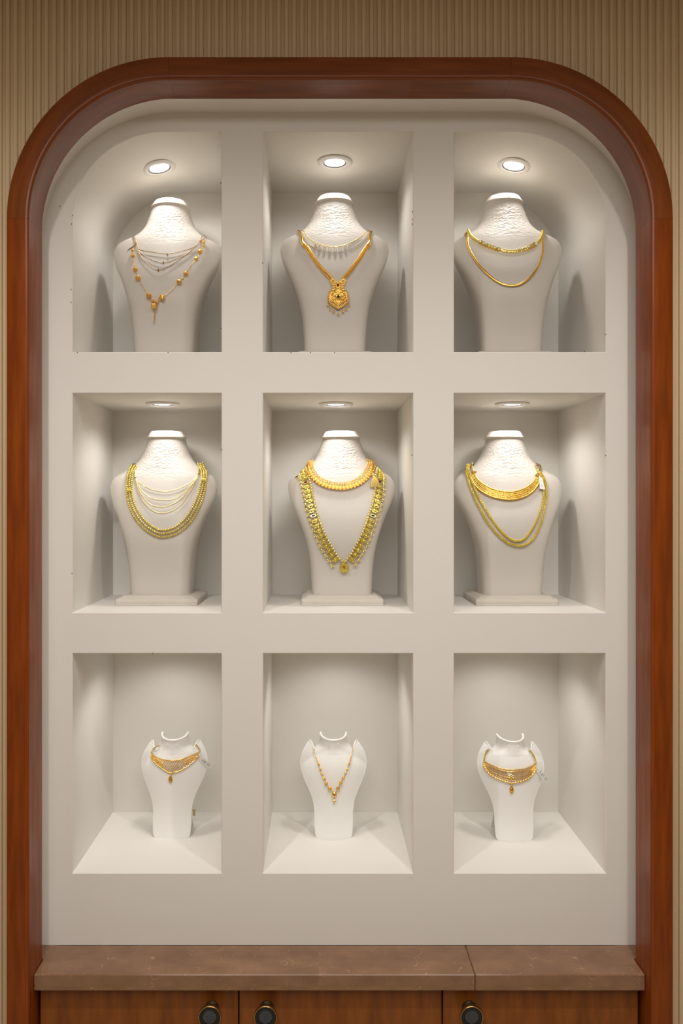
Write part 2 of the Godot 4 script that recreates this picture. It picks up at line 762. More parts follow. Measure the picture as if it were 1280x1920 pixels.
func face(mb: MB, poly: PackedVector2Array, z: float, nz: float) -> void:
	var order := Geometry2D.triangulate_polygon(poly)
	var s := mb.v.size()
	for p in poly:
		mb.vert(Vector3(p.x, p.y, z), Vector3(0, 0, nz), p)
	for k in range(0, order.size(), 3):
		mb.tri(s + order[k], s + order[k + 1], s + order[k + 2])


const WALL_Z := 0.078
const PITCH := 0.01372
const TOP := 2.56


func room() -> void:
	var X0 := -1.7
	var X1 := 1.9
	var Z0 := -0.45
	var Z1 := 3.1
	var b := MB.new()
	b.box(Vector3(X0 - 0.1, -0.1, Z0), Vector3(X1 + 0.1, 0, Z1))
	struct(b, "floor", M.floor)
	b = MB.new()
	b.box(Vector3(X0 - 0.1, TOP, Z0), Vector3(X1 + 0.1, TOP + 0.1, Z1))
	struct(b, "ceiling", M.ceiling)
	b = MB.new()
	b.box(Vector3(X0 - 0.1, 0, Z0), Vector3(X0, TOP, Z1))
	struct(b, "wall_left", M.wall)
	b = MB.new()
	b.box(Vector3(X1, 0, Z0), Vector3(X1 + 0.1, TOP, Z1))
	struct(b, "wall_right", M.wall)
	b = MB.new()
	b.box(Vector3(X0 - 0.1, -0.1, Z1), Vector3(X1 + 0.1, TOP + 0.1, Z1 + 0.1))
	struct(b, "wall_front", M.wall)
	# the ribbed wall that holds the niches: a panel with an arched opening under the wooden frame, and upright slats on it
	b = MB.new()
	var hole := arch(-0.524, 0.596, -0.1, 2.356, 0.265)
	for side in [[X0, 0.036], [0.036, X1]]:
		for poly in Geometry2D.clip_polygons(rect(side[0], 0, side[1], TOP), hole):
			face(b, poly, WALL_Z, 1.0)
			face(b, poly, WALL_Z - 0.045, -1.0)
	for i in hole.size():
		var p := hole[i]
		var q := hole[(i + 1) % hole.size()]
		var e := (q - p).normalized()
		b.quad(Vector3(p.x, p.y, WALL_Z), Vector3(q.x, q.y, WALL_Z), Vector3(q.x, q.y, WALL_Z - 0.045), Vector3(p.x, p.y, WALL_Z - 0.045), Vector3(-e.y, e.x, 0))
	b.box(Vector3(X0, 0, Z0), Vector3(X1, TOP, Z0 + 0.1))
	var wall := struct(b, "wall_back", M.slat)
	var s := MB.new()
	var hw := 0.0036
	var d := 0.0052
	var sec := [Vector2(-hw - 0.0004, 0), Vector2(-hw, d - 0.0012), Vector2(-hw + 0.001, d), Vector2(hw - 0.001, d), Vector2(hw, d - 0.0012), Vector2(hw + 0.0004, 0)]
	for i in sec.size() - 1:
		var p: Vector2 = sec[i]
		var q: Vector2 = sec[i + 1]
		s.quad(Vector3(p.x, 0, p.y), Vector3(q.x, 0, q.y), Vector3(q.x, 1, q.y), Vector3(p.x, 1, p.y), Vector3(p.x + q.x, 0, 0.004))
	var slat := s.mesh()
	for i in range(-8, 96):
		var x := -0.5655 + i * PITCH + 0.0009
		var foot := 0.0
		if x > -0.530 and x < 0.602:
			foot = 2.36
			var r := 0.27
			for c in [[-0.530 + r, -1.0], [0.602 - r, 1.0]]:
				var off: float = (x - c[0]) * c[1]
				if off > 0:
					foot = 2.36 - r + sqrt(maxf(r * r - off * off, 0.0))
		inst(slat, "slat", M.slat, wall, Transform3D(Basis.from_scale(Vector3(1, TOP - foot, 1)), Vector3(x, foot, WALL_Z)))
	# ceiling lamps in front of the wall
	var spots := [[-0.42, 0.875], [0.50, 0.875]]
	var names := ["round white ceiling lamp above the arch's left half", "round white ceiling lamp above the arch's right half"]
	for i in spots.size():
		var o := thing("ceiling_lamp", names[i], "lamp", Vector3(spots[i][0], TOP, spots[i][1]), "ceiling lamps of the shop")
		lamp_parts(o, 0.055, 0.04)
		spot(o, Vector3(0, -0.012, 0), ROOM_ENERGY, ROOM_COLOR, 78.0, 0.8, 0.02)
	# a wide light panel added out of view for soft fill
	var pan := thing("added_fill_panel", "large square light panel added for soft fill in the shop ceiling behind the viewer", "light panel", Vector3(0.04, TOP, 1.85))
	var f := MB.new()
	for e in [[-0.72, -0.72, 0.72, -0.70], [-0.72, 0.70, 0.72, 0.72], [-0.72, -0.70, -0.70, 0.70], [0.70, -0.70, 0.72, 0.70]]:
		f.box(Vector3(e[0], -0.02, e[1]), Vector3(e[2], 0.0, e[3]))
	part(f, "fill_panel_frame", M.trim, pan, true)
	f = MB.new()
	f.box(Vector3(-0.70, -0.012, -0.70), Vector3(0.70, -0.004, 0.70))
	part(f, "fill_diffuser", M.fill_diffuser, pan, true)
	var al := AreaLight3D.new()
	al.name = "fill_light"
	al.area_size = Vector2(1.4, 1.4)
	al.position = Vector3(0, -0.022, 0)
	al.rotation_degrees = Vector3(-90, 0, 0)
	al.light_energy = FILL_ENERGY
	al.light_color = ROOM_COLOR
	al.area_range = 8.0
	al.shadow_enabled = true
	pan.add_child(al)


func lamp_parts(o: Node3D, outer: float, lens: float) -> void:
	var b := MB.new()
	b.lathe([Vector2(lens + 0.003, -0.0005), Vector2(lens + 0.003, -0.004), Vector2(lens + 0.005, -0.0052), Vector2(outer - 0.003, -0.004), Vector2(outer, -0.0022), Vector2(outer - 0.0005, 0)].map(func(p): return p), 40)
	for i in b.n.size():
		b.n[i] = b.n[i]
	fix_outward(b)
	part(b, "trim_ring", M.trim, o, true)
	b = MB.new()
	b.lathe([Vector2(lens + 0.003, -0.0012), Vector2(lens + 0.003, -0.0032), Vector2(lens, -0.0018)], 40)
	fix_outward(b)
	part(b, "baffle", M.baffle, o, true)
	b = MB.new()
	b.lathe([Vector2(0, -0.0030), Vector2(lens * 0.6, -0.0028), Vector2(lens, -0.0016), Vector2(lens, -0.0008), Vector2(0, -0.0008)], 40)
	fix_outward(b)
	part(b, "lens", M.lens, o, true)


# lathes drawn from the axis outwards and back can come out inside out: turn them by their volume
func fix_outward(b: MB) -> void:
	var vol := 0.0
	for i in range(0, b.ix.size(), 3):
		vol += b.v[b.ix[i]].dot(b.v[b.ix[i + 2]].cross(b.v[b.ix[i + 1]]))
	if vol >= 0.0:
		return
	for i in b.n.size():
		b.n[i] = -b.n[i]
	for i in range(0, b.ix.size(), 3):
		var k := b.ix[i + 1]
		b.ix[i + 1] = b.ix[i + 2]
		b.ix[i + 2] = k


# ---------------------------------------------------------------- the plaster wall with its niches
func niche_outline(c: int, r: int, grow: float) -> PackedVector2Array:
	var x0: float = (COLS[c][0] - VX) * 0.001 - grow
	var x1: float = (COLS[c][1] - VX) * 0.001 + grow
	var y1: float = EYE.y + (VY - ROWS[r][0]) * 0.001 + grow
	var y0: float = EYE.y + (VY - ROWS[r][1]) * 0.001 - grow
	if r != 0 or c == 1:
		return rect(x0, y0, x1, y1)
	var rx := 0.175 + grow
	var ry := 0.165 + grow
	var p := PackedVector2Array([Vector2(x0, y0), Vector2(x1, y0)])
	if c == 2:
		for i in 29:
			var a := PI / 2 * i / 28
			p.append(Vector2(x1 - rx + rx * cos(a), y1 - ry + ry * sin(a)))
		p.append(Vector2(x0, y1))
	else:
		p.append(Vector2(x1, y1))
		for i in 29:
			var a := PI / 2 + PI / 2 * i / 28
			p.append(Vector2(x0 + rx + rx * cos(a), y1 - ry + ry * sin(a)))
	return p


func walls_of(mb: MB, p: PackedVector2Array, z0: float, z1: float) -> void:
	# the inner faces of an opening; smooth along its arc
	var N := p.size()
	for i in N:
		var a := p[i]
		var b := p[(i + 1) % N]
		var e := (b - a).normalized()
		var f := Vector2(-e.y, e.x)
		var e0 := (a - p[(i + N - 1) % N]).normalized()
		var e1 := (p[(i + 2) % N] - b).normalized()
		var fa := (f + Vector2(-e0.y, e0.x)).normalized() if e.dot(e0) > 0.95 else f
		var fb := (f + Vector2(-e1.y, e1.x)).normalized() if e.dot(e1) > 0.95 else f
		var s := mb.vert(Vector3(a.x, a.y, z0), Vector3(fa.x, fa.y, 0))
		mb.vert(Vector3(b.x, b.y, z0), Vector3(fb.x, fb.y, 0))
		mb.vert(Vector3(b.x, b.y, z1), Vector3(fb.x, fb.y, 0))
		mb.vert(Vector3(a.x, a.y, z1), Vector3(fa.x, fa.y, 0))
		mb.tri(s, s + 1, s + 2)
		mb.tri(s, s + 2, s + 3)


const NICHE_WORDS := ["top", "middle", "bottom"]


func niche_wall() -> void:
	var o := thing("display_niche_wall", "white plaster wall unit with nine recessed niches inside the wooden arch", "display niches", Vector3(0.04, 0.771, 0))
	var outline := arch(-0.5185, 0.600, 0.771, 2.3325, 0.25)
	var b := MB.new()
	var xs := [-0.5185, (454.0 - VX) * 0.001, (812.5 - VX) * 0.001, 0.600]
	var ys := [2.3325, EYE.y + (VY - 699.0) * 0.001, EYE.y + (VY - 1187.0) * 0.001, 0.771]
	var ch := 0.0012
	for c in 3:
		for r in 3:
			var hole := niche_outline(c, r, ch)
			var mid: float = (COLS[c][0] + COLS[c][1]) * 0.0005 - VX * 0.001
			for h in [[xs[c], mid], [mid, xs[c + 1]]]:
				for cell in Geometry2D.intersect_polygons(rect(h[0], ys[r + 1], h[1], ys[r]), outline):
					for poly in Geometry2D.clip_polygons(cell, hole):
						face(b, poly, 0.0, 1.0)
			var inner := niche_outline(c, r, 0.0)
			for i in hole.size():
				var j := (i + 1) % hole.size()
				var e := (hole[j] - hole[i]).normalized()
				b.quad(Vector3(hole[i].x, hole[i].y, 0), Vector3(hole[j].x, hole[j].y, 0), Vector3(inner[j].x, inner[j].y, -ch), Vector3(inner[i].x, inner[i].y, -ch), Vector3(-e.y, e.x, 1))
	part(b, "face_panel", M.plaster, o)
	# the strip of plaster that runs back from the frame to the face
	b = MB.new()
	var strip := outline.slice(1)
	strip.append(outline[0])
	for i in strip.size() - 1:
		var p := strip[i]
		var q := strip[i + 1]
		var e := (q - p).normalized()
		b.quad(Vector3(p.x, p.y, 0.0505), Vector3(q.x, q.y, 0.0505), Vector3(q.x, q.y, 0), Vector3(p.x, p.y, 0), Vector3(-e.y, e.x, 0))
	part(b, "soffit", M.plaster, o)
	for r in 3:
		for c in 3:
			b = MB.new()
			var p := niche_outline(c, r, 0.0)
			walls_of(b, p, -ch, -DEPTH)
			face(b, p, -DEPTH, 1.0)
			part(b, "niche", M.plaster, o)
	# small chips in the paint on the edges of the niches
	var chip := MB.new()
	chip.ball(Vector3.ZERO, Vector3(1, 1, 1), 6, 4)
	var cm := chip.mesh()
	for q in [[112, 387], [136, 404], [134, 420], [133, 543], [133, 567], [414, 343], [414, 616], [315, 661], [145, 661], [773, 397], [773, 412], [773, 420], [545, 661], [582, 661], [627, 661], [1135, 627], [1095, 659], [415, 843], [135, 1075], [772, 853], [1135, 854], [286, 1225], [492, 493]]:
		var w := at(q[0], q[1], 0.0)
		inst(cm, "paint_chip", M.card_grey, o, Transform3D(Basis.from_scale(Vector3(0.0010, 0.0015, 0.0002)), w - o.position))


# ---------------------------------------------------------------- the wooden arch
func wooden_frame() -> void:
	var o := thing("arched_wooden_frame", "reddish brown polished wooden arch frame round the white niches", "frame", Vector3(0.036, 0, 0.118))
	var x0 := -0.539
	var x1 := 0.6125
	var top := EYE.y + 0.771
	var R := 0.28
	# the section: distance inwards from the outer edge, and z
	var sec := [Vector2(0.0, 0.034), Vector2(0.0, 0.1165), Vector2(0.0006, 0.1176), Vector2(0.0016, 0.118)]
	sec.append(Vector2(0.0325, 0.118))
	for i in 7:
		var a := PI / 2 * i / 6
		sec.append(Vector2(0.0325 + 0.0055 * sin(a), 0.1125 + 0.0055 * cos(a)))
	sec.append(Vector2(0.038, 0.05))
	sec.append(Vector2(0.034, 0.045))
	sec.append(Vector2(0.0, 0.045))
	var runs := []
	var gap := 0.0003
	var yc := top - R
	runs.append(["side_post", M.wood, [[Vector2(x0, 0), Vector2(1, 0)], [Vector2(x0, yc - gap), Vector2(1, 0)]]])
	var arc := []
	for i in 33:
		var a := PI - PI / 2 * i / 32
		arc.append([Vector2(x0 + R + R * cos(a), yc + R * sin(a)), Vector2(-cos(a), -sin(a))])
	runs.append(["corner_piece", M.wood_dark, arc])
	runs.append(["top_rail", M.wood_dark, [[Vector2(x0 + R + gap, top), Vector2(0, -1)], [Vector2(x1 - R - gap, top), Vector2(0, -1)]]])
	arc = []
	for i in 33:
		var a := PI / 2 - PI / 2 * i / 32
		arc.append([Vector2(x1 - R + R * cos(a), yc + R * sin(a)), Vector2(-cos(a), -sin(a))])
	runs.append(["corner_piece", M.wood_dark, arc])
	runs.append(["side_post", M.wood, [[Vector2(x1, yc - gap), Vector2(-1, 0)], [Vector2(x1, 0), Vector2(-1, 0)]]])
	for run in runs:
		var b := MB.new()
		var pts: Array = run[2]
		# each side of the section is a strip of its own, smooth along the run; the rounding is smooth across too
		for k in sec.size():
			var p: Vector2 = sec[k]
			var q: Vector2 = sec[(k + 1) % sec.size()]
			var f := Vector2(p.y - q.y, q.x - p.x).normalized()
			var fp := f
			var fq := f
			if k >= 1 and k <= 11:
				var e: Vector2 = p - sec[k - 1]
				var g := Vector2(-e.y, e.x).normalized()
				if g.dot(f) > 0.85:
					fp = (f + g).normalized()
				e = sec[k + 2] - q if k + 2 < sec.size() else q - p
				g = Vector2(-e.y, e.x).normalized()
				if g.dot(f) > 0.85:
					fq = (f + g).normalized()
			var s := b.v.size()
			var v := 0.0
			for i in pts.size():
				if i > 0:
					v += pts[i][0].distance_to(pts[i - 1][0])
				var c: Vector2 = pts[i][0]
				var w: Vector2 = pts[i][1]
				for e in [[p, fp], [q, fq]]:
					var pos: Vector2 = c + w * e[0].x
					b.vert(Vector3(pos.x, pos.y, e[0].y), Vector3(w.x * e[1].x, w.y * e[1].x, e[1].y), Vector2((k * 0.037) + (0.0 if e[0] == p else p.distance_to(q)), v))
			for i in pts.size() - 1:
				var a := s + i * 2
				b.tri(a, a + 1, a + 3)
				b.tri(a, a + 3, a + 2)
		part(b, run[0], run[1], o)


# ---------------------------------------------------------------- the stone shelf and the cabinet below
func counter_and_cabinet() -> void:
	var y1 := 0.771
	var y0 := 0.742
	var seam := 0.2752
	var o := thing("stone_countertop", "brown veined polished stone ledge below the white niches", "countertop", Vector3(0.036, y0, 0.046))
	for e in [[-0.5006, seam - 0.0003], [seam + 0.0003, 0.5740]]:
		var b := MB.new()
		b.box(Vector3(e[0], y0, 0.0), Vector3(e[1], y1, 0.094), 0.0016)
		if e[0] < 0:
			b.box(Vector3(-0.519, y0, 0.0005), Vector3(-0.49, y1 - 0.0001, 0.044))
		else:
			b.box(Vector3(0.56, y0, 0.0005), Vector3(0.600, y1 - 0.0001, 0.044))
		part(b, "slab", M.stone, o)
	var c := thing("base_cabinet", "dark wooden cabinet with round black knobs under the stone ledge", "cabinet", Vector3(0.036, 0, 0.03))
	var b2 := MB.new()
	b2.box(Vector3(-0.4995, 0.0, -0.30), Vector3(0.5732, y0 - 0.0005, 0.052), 0.001)
	part(b2, "body", M.door, c)
	var edges := [[-0.4955, -0.1434], [-0.1410, 0.2192], [0.2216, 0.5690]]
	var knobs := [-0.1900, -0.0925, 0.2675]
	for i in 3:
		b2 = MB.new()
		door_shape(b2, edges[i][0], edges[i][1], 0.085, y0 - 0.003, 0.055, 0.075)
		var d := part(b2, "door", M.door, c)
		var k := Transform3D(Basis(Vector3.RIGHT, PI / 2), Vector3(knobs[i], 0.7015, 0.075) - c.position)
		var s := MB.new()
		s.lathe([Vector2(0.0125, 0), Vector2(0.0125, 0.0015), Vector2(0.0085, 0.004), Vector2(0.0075, 0.014), Vector2(0.012, 0.020), Vector2(0.012, 0.022)], 24, k)
		part(s, "knob_stem", M.stem, d, true)
		s = MB.new()
		s.lathe([Vector2(0.012, 0.020), Vector2(0.019, 0.0215), Vector2(0.0205, 0.0235), Vector2(0.0205, 0.0285), Vector2(0.0196, 0.0295), Vector2(0.0186, 0.0290), Vector2(0.0186, 0.0275)], 40, k)
		part(s, "knob_ring", M.brass, d, true)
		s = MB.new()
		s.lathe([Vector2(0.0186, 0.0277), Vector2(0.0172, 0.0284), Vector2(0.0128, 0.0284), Vector2(0.0120, 0.0279), Vector2(0, 0.0279)], 40, k)
		part(s, "knob_face", M.black, d, true, "black knurled knob face")
		s = MB.new()
		# the knurled middle: small pyramids
		for a in range(-8, 9):
			for e in range(-8, 9):
				var q := Vector2(a, e) * 0.00135
				if q.length() < 0.0112:
					var h := 0.00055
					var w := 0.00062
					var tip := k * Vector3(q.x, 0.0279 + h, q.y)
					var cr := []
					for m in [[-1, -1], [1, -1], [1, 1], [-1, 1]]:
						cr.append(k * Vector3(q.x + m[0] * w, 0.0278, q.y + m[1] * w))
					for m in 4:
						s.flat3(cr[m], cr[(m + 1) % 4], tip, (cr[m] + cr[(m + 1) % 4]) / 2 - k * Vector3(q.x, 0.0278, q.y) + Vector3(0, 0, 0.0001))
		part(s, "knob_knurling", M.black, d, true)


func door_shape(b: MB, x0: float, x1: float, y0: float, y1: float, z0: float, z1: float) -> void:
	# flat door; the grain runs up it, so the texture is laid by hand
	var s := b.v.size()
	b.box(Vector3(x0, y0, z0), Vector3(x1, y1, z1), 0.0012)
	for i in range(s, b.v.size()):
		b.u[i] = Vector2(b.v[i].x * 0.6 + b.v[i].z, b.v[i].y * 1.2)


# ---------------------------------------------------------------- lamps in the niches
func downlights() -> void:
	var spotsx := [[-0.328, 0.033, 0.400], [-0.322, 0.036, 0.400], [-0.322, 0.036, 0.396]]
	var zs := [[-0.148, -0.133, -0.140], [-0.153, -0.153, -0.153], [-0.150, -0.150, -0.150]]
	for r in 3:
		for c in 3:
			var x: float = spotsx[r][c]
			var y: float = EYE.y + (VY - ROWS[r][0]) * 0.001
			var turn := 0.0
			if r == 0 and c != 1:
				var cx: float = (311.0 - VX) * 0.001 if c == 0 else (960.0 - VX) * 0.001
				var k := (x - cx) / 0.175
				y = EYE.y + (VY - 411.5) * 0.001 + 0.165 * sqrt(1.0 - k * k)
				turn = -atan(0.165 / 0.175 * k / sqrt(1.0 - k * k))
			var where := "%s %s" % [NICHE_WORDS[r], ["left", "centre", "right"][c]]
			var o := thing("recessed_downlight", "round white downlight in the ceiling of the %s niche" % where, "downlight", Vector3(x, y, zs[r][c]), "downlights in the niches")
			o.rotation.z = turn
			lamp_parts(o, 0.0355, 0.0205)
			spot(o, Vector3(0, -0.0075, 0), NICHE_ENERGY * (0.85 if r == 2 else 1.0), NICHE_COLOR, 70.0 if r == 2 else 77.0, 0.6, 0.017)


# ---------------------------------------------------------------- busts and stands
var busts := {}
var stands := {}


func displays() -> void:
	var rows := []
	var NR := 64
	for i in NR + 1:
		var y: float = lerpf(BY[0], BY[-1], float(i) / NR)
		var w := table(BY, BW, y)
		var f := table(BY, BF, y)
		var b := table(BY, BB, y)
		var e := table(BY, BN, y)
		var ring := PackedVector3Array()
		for k in 72:
			var a := TAU * k / 72
			var cx := signf(cos(a)) * pow(absf(cos(a)), 2.0 / e)
			var sz := signf(sin(a)) * pow(absf(sin(a)), 2.0 / e)
			ring.append(Vector3((w - 0.0016) * cx, y, (f + b) / 2 + ((f - b) / 2 - 0.0016) * sz))
		rows.append(ring)
	var body := MB.new()
	body.loft(rows, true, true, true)
	for i in body.u.size():
		body.u[i].y = 1.0 - body.u[i].y
	var cap := MB.new()
	var k := Transform3D(Basis(), Vector3(0, 0, -0.0405))
	cap.lathe([Vector2(0.0385, 0.3405), Vector2(0.0405, 0.3425), Vector2(0.0418, 0.3445), Vector2(0.0412, 0.3465), Vector2(0.0385, 0.3478), Vector2(0.0350, 0.3555), Vector2(0.0335, 0.3572), Vector2(0, 0.3580)], 48, k)
	fix_outward(cap)
	var plinth := MB.new()
	var levels := [[0.0, 0.0820, 0.0720], [0.0008, 0.0828, 0.0728], [0.0035, 0.0828, 0.0728], [0.0040, 0.0815, 0.0715], [0.0046, 0.0828, 0.0728], [0.0105, 0.0828, 0.0728], [0.0122, 0.0815, 0.0715], [0.0150, 0.0740, 0.0640], [0.0168, 0.0725, 0.0625], [0.0180, 0.0690, 0.0590]]
	rows = []
	for l in levels:
		var ring := PackedVector3Array()
		for c in [[1, 1], [-1, 1], [-1, -1], [1, -1]]:
			var r := 0.004
			var m := Vector2(c[0] * (l[1] - r), c[1] * (l[2] - r))
			for j in 5:
				var a: float = atan2(c[1], c[0]) - PI / 4 + PI / 2 * j / 4
				ring.append(Vector3(m.x + r * cos(a), l[0], m.y + r * sin(a)))
		rows.append(ring)
	plinth.loft(rows, true, true, true)
	var bm := body.mesh()
	var cm := cap.mesh()
	var pm := plinth.mesh()
	var floors := [EYE.y + (VY - ROWS[0][1]) * 0.001, EYE.y + (VY - ROWS[1][1]) * 0.001, EYE.y + (VY - ROWS[2][1]) * 0.001]
	var spots := {
		"tl": [Vector3(-0.316, floors[0] + 0.0003, -0.170), "white leatherette bust wearing gold cube beads in the top left niche"],
		"tc": [Vector3(0.033, floors[0] + 0.0003, -0.145), "white leatherette bust wearing an ornate gold pendant in the top centre niche"],
		"tr": [Vector3(0.389, floors[0] + 0.0003, -0.145), "white leatherette bust wearing a smooth gold snake chain in the top right niche"],
		"ml": [Vector3(-0.325, floors[1] + 0.0003, -0.175), "white leatherette bust wearing triple ball chains in the middle left niche"],
		"mc": [Vector3(0.048, floors[1] + 0.0003, -0.175), "white leatherette bust wearing a coin choker in the middle centre niche"],
		"mr": [Vector3(0.398, floors[1] + 0.0003, -0.175), "white leatherette bust wearing double rope chains in the middle right niche"],
	}
	var first: Node3D
	for key in spots:
		var o: Node3D
		if first == null:
			o = thing("necklace_bust", spots[key][1], "bust", spots[key][0], "leatherette necklace busts")
			inst(bm, "body", M.leather, o)
			inst(cm, "neck_cap", M.suede, o)
			inst(pm, "plinth", M.suede, o)
			first = o
		else:
			o = first.duplicate()
			o.name = numbered("necklace_bust")
			o.position = spots[key][0]
			add_child(o)
			tag(o, spots[key][1], "bust", "leatherette necklace busts")
		busts[key] = {"o": spots[key][0], "f": bust_z}
	make_stands(floors[2])


func make_stands(fy: float) -> void:
	# the front sheet: an outline with two shoulder horns and notches beside the neck, bent backwards at the sides
	var half := []
	var yy := 0.004
	while yy < 0.184:
		half.append(Vector2(table(SY, SW, yy), yy))
		yy += 0.004
	half.append(Vector2(0.0505, 0.1862))
	half.append(Vector2(0.0485, 0.1868))
	half.append(Vector2(0.0465, 0.1850))
	half.append(Vector2(0.0430, 0.1790))
	half.append(Vector2(0.0412, 0.1755))
	half.append(Vector2(0.0400, 0.1700))
	half.append(Vector2(0.0200, 0.1700))
	var outline := PackedVector2Array([Vector2(-0.030, 0.0), Vector2(0.030, 0.0), Vector2(0.0345, 0.0012)])
	for p in half:
		outline.append(p)
	for i in range(half.size() - 1, -1, -1):
		outline.append(Vector2(-half[i].x, half[i].y))
	outline.append(Vector2(-0.0345, 0.0012))
	var body := MB.new()
	var th := 0.0032
	var step := 0.0046
	for i in range(-16, 16):
		for j in range(0, 42):
			for poly in Geometry2D.intersect_polygons(rect(i * step, j * step, (i + 1) * step, (j + 1) * step), outline):
				var order := Geometry2D.triangulate_polygon(poly)
				for side in [1.0, -1.0]:
					var s := body.v.size()
					for p in poly:
						var e := 0.0015
						var dx := (stand_z(p.x + e, p.y) - stand_z(p.x - e, p.y)) / (2 * e)
						var dy := (stand_z(p.x, p.y + e) - stand_z(p.x, p.y - e)) / (2 * e)
						var nn := Vector3(-dx, -dy, 1).normalized()
						body.vert(Vector3(p.x, p.y, stand_z(p.x, p.y)) - nn * (th if side < 0 else 0.0), nn * side, p * 5)
					for q in range(0, order.size(), 3):
						body.tri(s + order[q], s + order[q + 1], s + order[q + 2])
	# a rounded rim all round the sheet
	var rim := []
	var edge := []
	for i in range(half.size() - 3, -1, -1):
		edge.append(Vector2(-half[i].x, half[i].y))
	edge.append_array([Vector2(-0.0345, 0.0012), Vector2(-0.030, 0.0), Vector2(0.030, 0.0), Vector2(0.0345, 0.0012)])
	edge.append_array(half.slice(0, half.size() - 2))
	for p in edge:
		rim.append(Vector3(p.x, p.y, stand_z(p.x, p.y) - th * 0.5))
	body.tube(rim, th * 0.52, 8, true)
	# the open collar: a half shell, flared where it meets the chest
	var neck := MB.new()
	var levels := [[0.1640, 0.0470, 0.0600, -0.0720, 1.0], [0.1680, 0.0450, 0.0575, -0.0690, 0.95], [0.1720, 0.0425, 0.0535, -0.0648, 0.78], [0.1755, 0.0395, 0.0490, -0.0605, 0.50], [0.1790, 0.0355, 0.0445, -0.0562, 0.24], [0.1825, 0.0322, 0.0405, -0.0527, 0.08], [0.1860, 0.0303, 0.0380, -0.0506, 0.0], [0.1900, 0.0292, 0.0368, -0.0499, 0.0], [0.1940, 0.0287, 0.0363, -0.0496, 0.0], [0.1985, 0.0287, 0.0363, -0.0500, 0.0]]
	var NA := 64
	for off in [0.0, -0.0028]:
		var rows := []
		for l in levels:
			var line := PackedVector3Array()
			for j in NA + 1:
				var a := PI * j / NA
				var x: float = (l[1] + off) * cos(a)
				var z: float = l[3] + (l[2] + off) * sin(a)
				z = lerpf(z, stand_z(x, l[0]) + 0.0006 - 0.0018 * smoothstep(0.9, 1.0, l[4]) + off, l[4])
				var back := 0.0060 * (1.0 - sin(a)) * smoothstep(0.178, 0.20, l[0])
				line.append(Vector3(x, l[0] + back, z))
			rows.append(line)
		neck.loft(rows, false, false, false, Vector3.BACK if off == 0.0 else Vector3.FORWARD)
	var lip := []
	for j in NA + 1:
		var a := PI * j / NA
		lip.append(Vector3(0.0272 * cos(a), 0.1985 + 0.0060 * (1.0 - sin(a)), -0.0500 + 0.0348 * sin(a)))
	neck.tube(lip, 0.0024, 10, true)
	neck.ball(lip[0], Vector3.ONE * 0.0024, 10, 8)
	neck.ball(lip[-1], Vector3.ONE * 0.0024, 10, 8)
	# the strut behind
	var strut := MB.new()
	strut.loft([PackedVector3Array([Vector3(-0.022, 0.150, -0.016), Vector3(0.022, 0.150, -0.016), Vector3(0.022, 0.150, -0.019), Vector3(-0.022, 0.150, -0.019)]), PackedVector3Array([Vector3(-0.034, 0.0, -0.072), Vector3(0.034, 0.0, -0.072), Vector3(0.034, 0.0, -0.075), Vector3(-0.034, 0.0, -0.075)])], true, true, true)
	var bright_balls := MB.new()  # white balls put in for two bright points on the collar
	for a in [PI * 0.395, PI * 0.605]:
		bright_balls.ball(Vector3(0.0289 * cos(a), 0.1905, -0.0498 + 0.0366 * sin(a)), Vector3(0.0016, 0.0011, 0.0014), 10, 8)
	var gm := bright_balls.mesh()
	var bm := body.mesh()
	var nm := neck.mesh()
	var sm := strut.mesh()
	var spots := {
		"bl": [Vector3(-0.3050, fy, -0.152), "glossy white display stand wearing a gold lattice bib in the bottom left niche"],
		"bc": [Vector3(0.0315, fy, -0.152), "glossy white display stand wearing graduated gold beads in the bottom centre niche"],
		"br": [Vector3(0.4040, fy, -0.140), "glossy white display stand wearing a crescent gold bib in the bottom right niche"],
	}
	var first: Node3D
	for key in spots:
		var o: Node3D
		if first == null:
			o = thing("necklace_stand", spots[key][1], "display stand", spots[key][0] - Vector3(0, 0, 0.0014), "white necklace stands")
			inst(bm, "front_sheet", M.acrylic, o)
			inst(nm, "collar", M.acrylic, o)
			inst(sm, "strut", M.acrylic, o)
			inst(gm, "bright_spots", M.spot_white, o)
			first = o
		else:
			o = first.duplicate()
			o.name = numbered("necklace_stand")
			o.position = spots[key][0] - Vector3(0, 0, 0.0014)
			add_child(o)
			tag(o, spots[key][1], "display stand", "white necklace stands")
		stands[key] = {"o": spots[key][0], "f": stand_z}
	var tagb := MB.new()
	tagb.box(Vector3(0.0352, 0.022, -0.0655), Vector3(0.0400, 0.036, -0.0650))
	part(tagb, "sticker", M.yellow_card, first, true, "small yellow paper sticker")


# ---------------------------------------------------------------- necklaces
func necklace(called: String, label: String, t: Dictionary) -> Node3D:
	var o: Vector3 = t.o
	return thing(called, label, "necklace", o + Vector3(0, 0.2, 0.05))


func chain(parent: Node, called: String, mat: Material, s: Dictionary, r: float, sides := 6) -> void:
	var b := MB.new()
	b.tube(s.p, r, sides, true)
	part(b, called, mat, parent)


func link_chain(b: MB, s: Dictionary, r: float, wire: float) -> void:
	# oval links, each turned a quarter against the next
	for i in s.p.size():
		var f := frame_at(s.p[i], along(s, i), s.n[i])
		if i % 2:
			f.basis = f.basis * Basis(Vector3.RIGHT, PI / 2)
		var ring := []
		for k in 9:
			var a := TAU * k / 8
			ring.append(f * Vector3(cos(a) * r * 1.5, sin(a) * r, 0))
		b.tube(ring, wire, 5, false)


func closing(parent: Node, t: Dictionary, s: Dictionary, mat: Material, r: float, called := "back_chain") -> void:
	var b := MB.new()
	b.tube(round_back(t, s.p[0], s.p[-1]), r, 6, true)
	part(b, called, mat, parent)


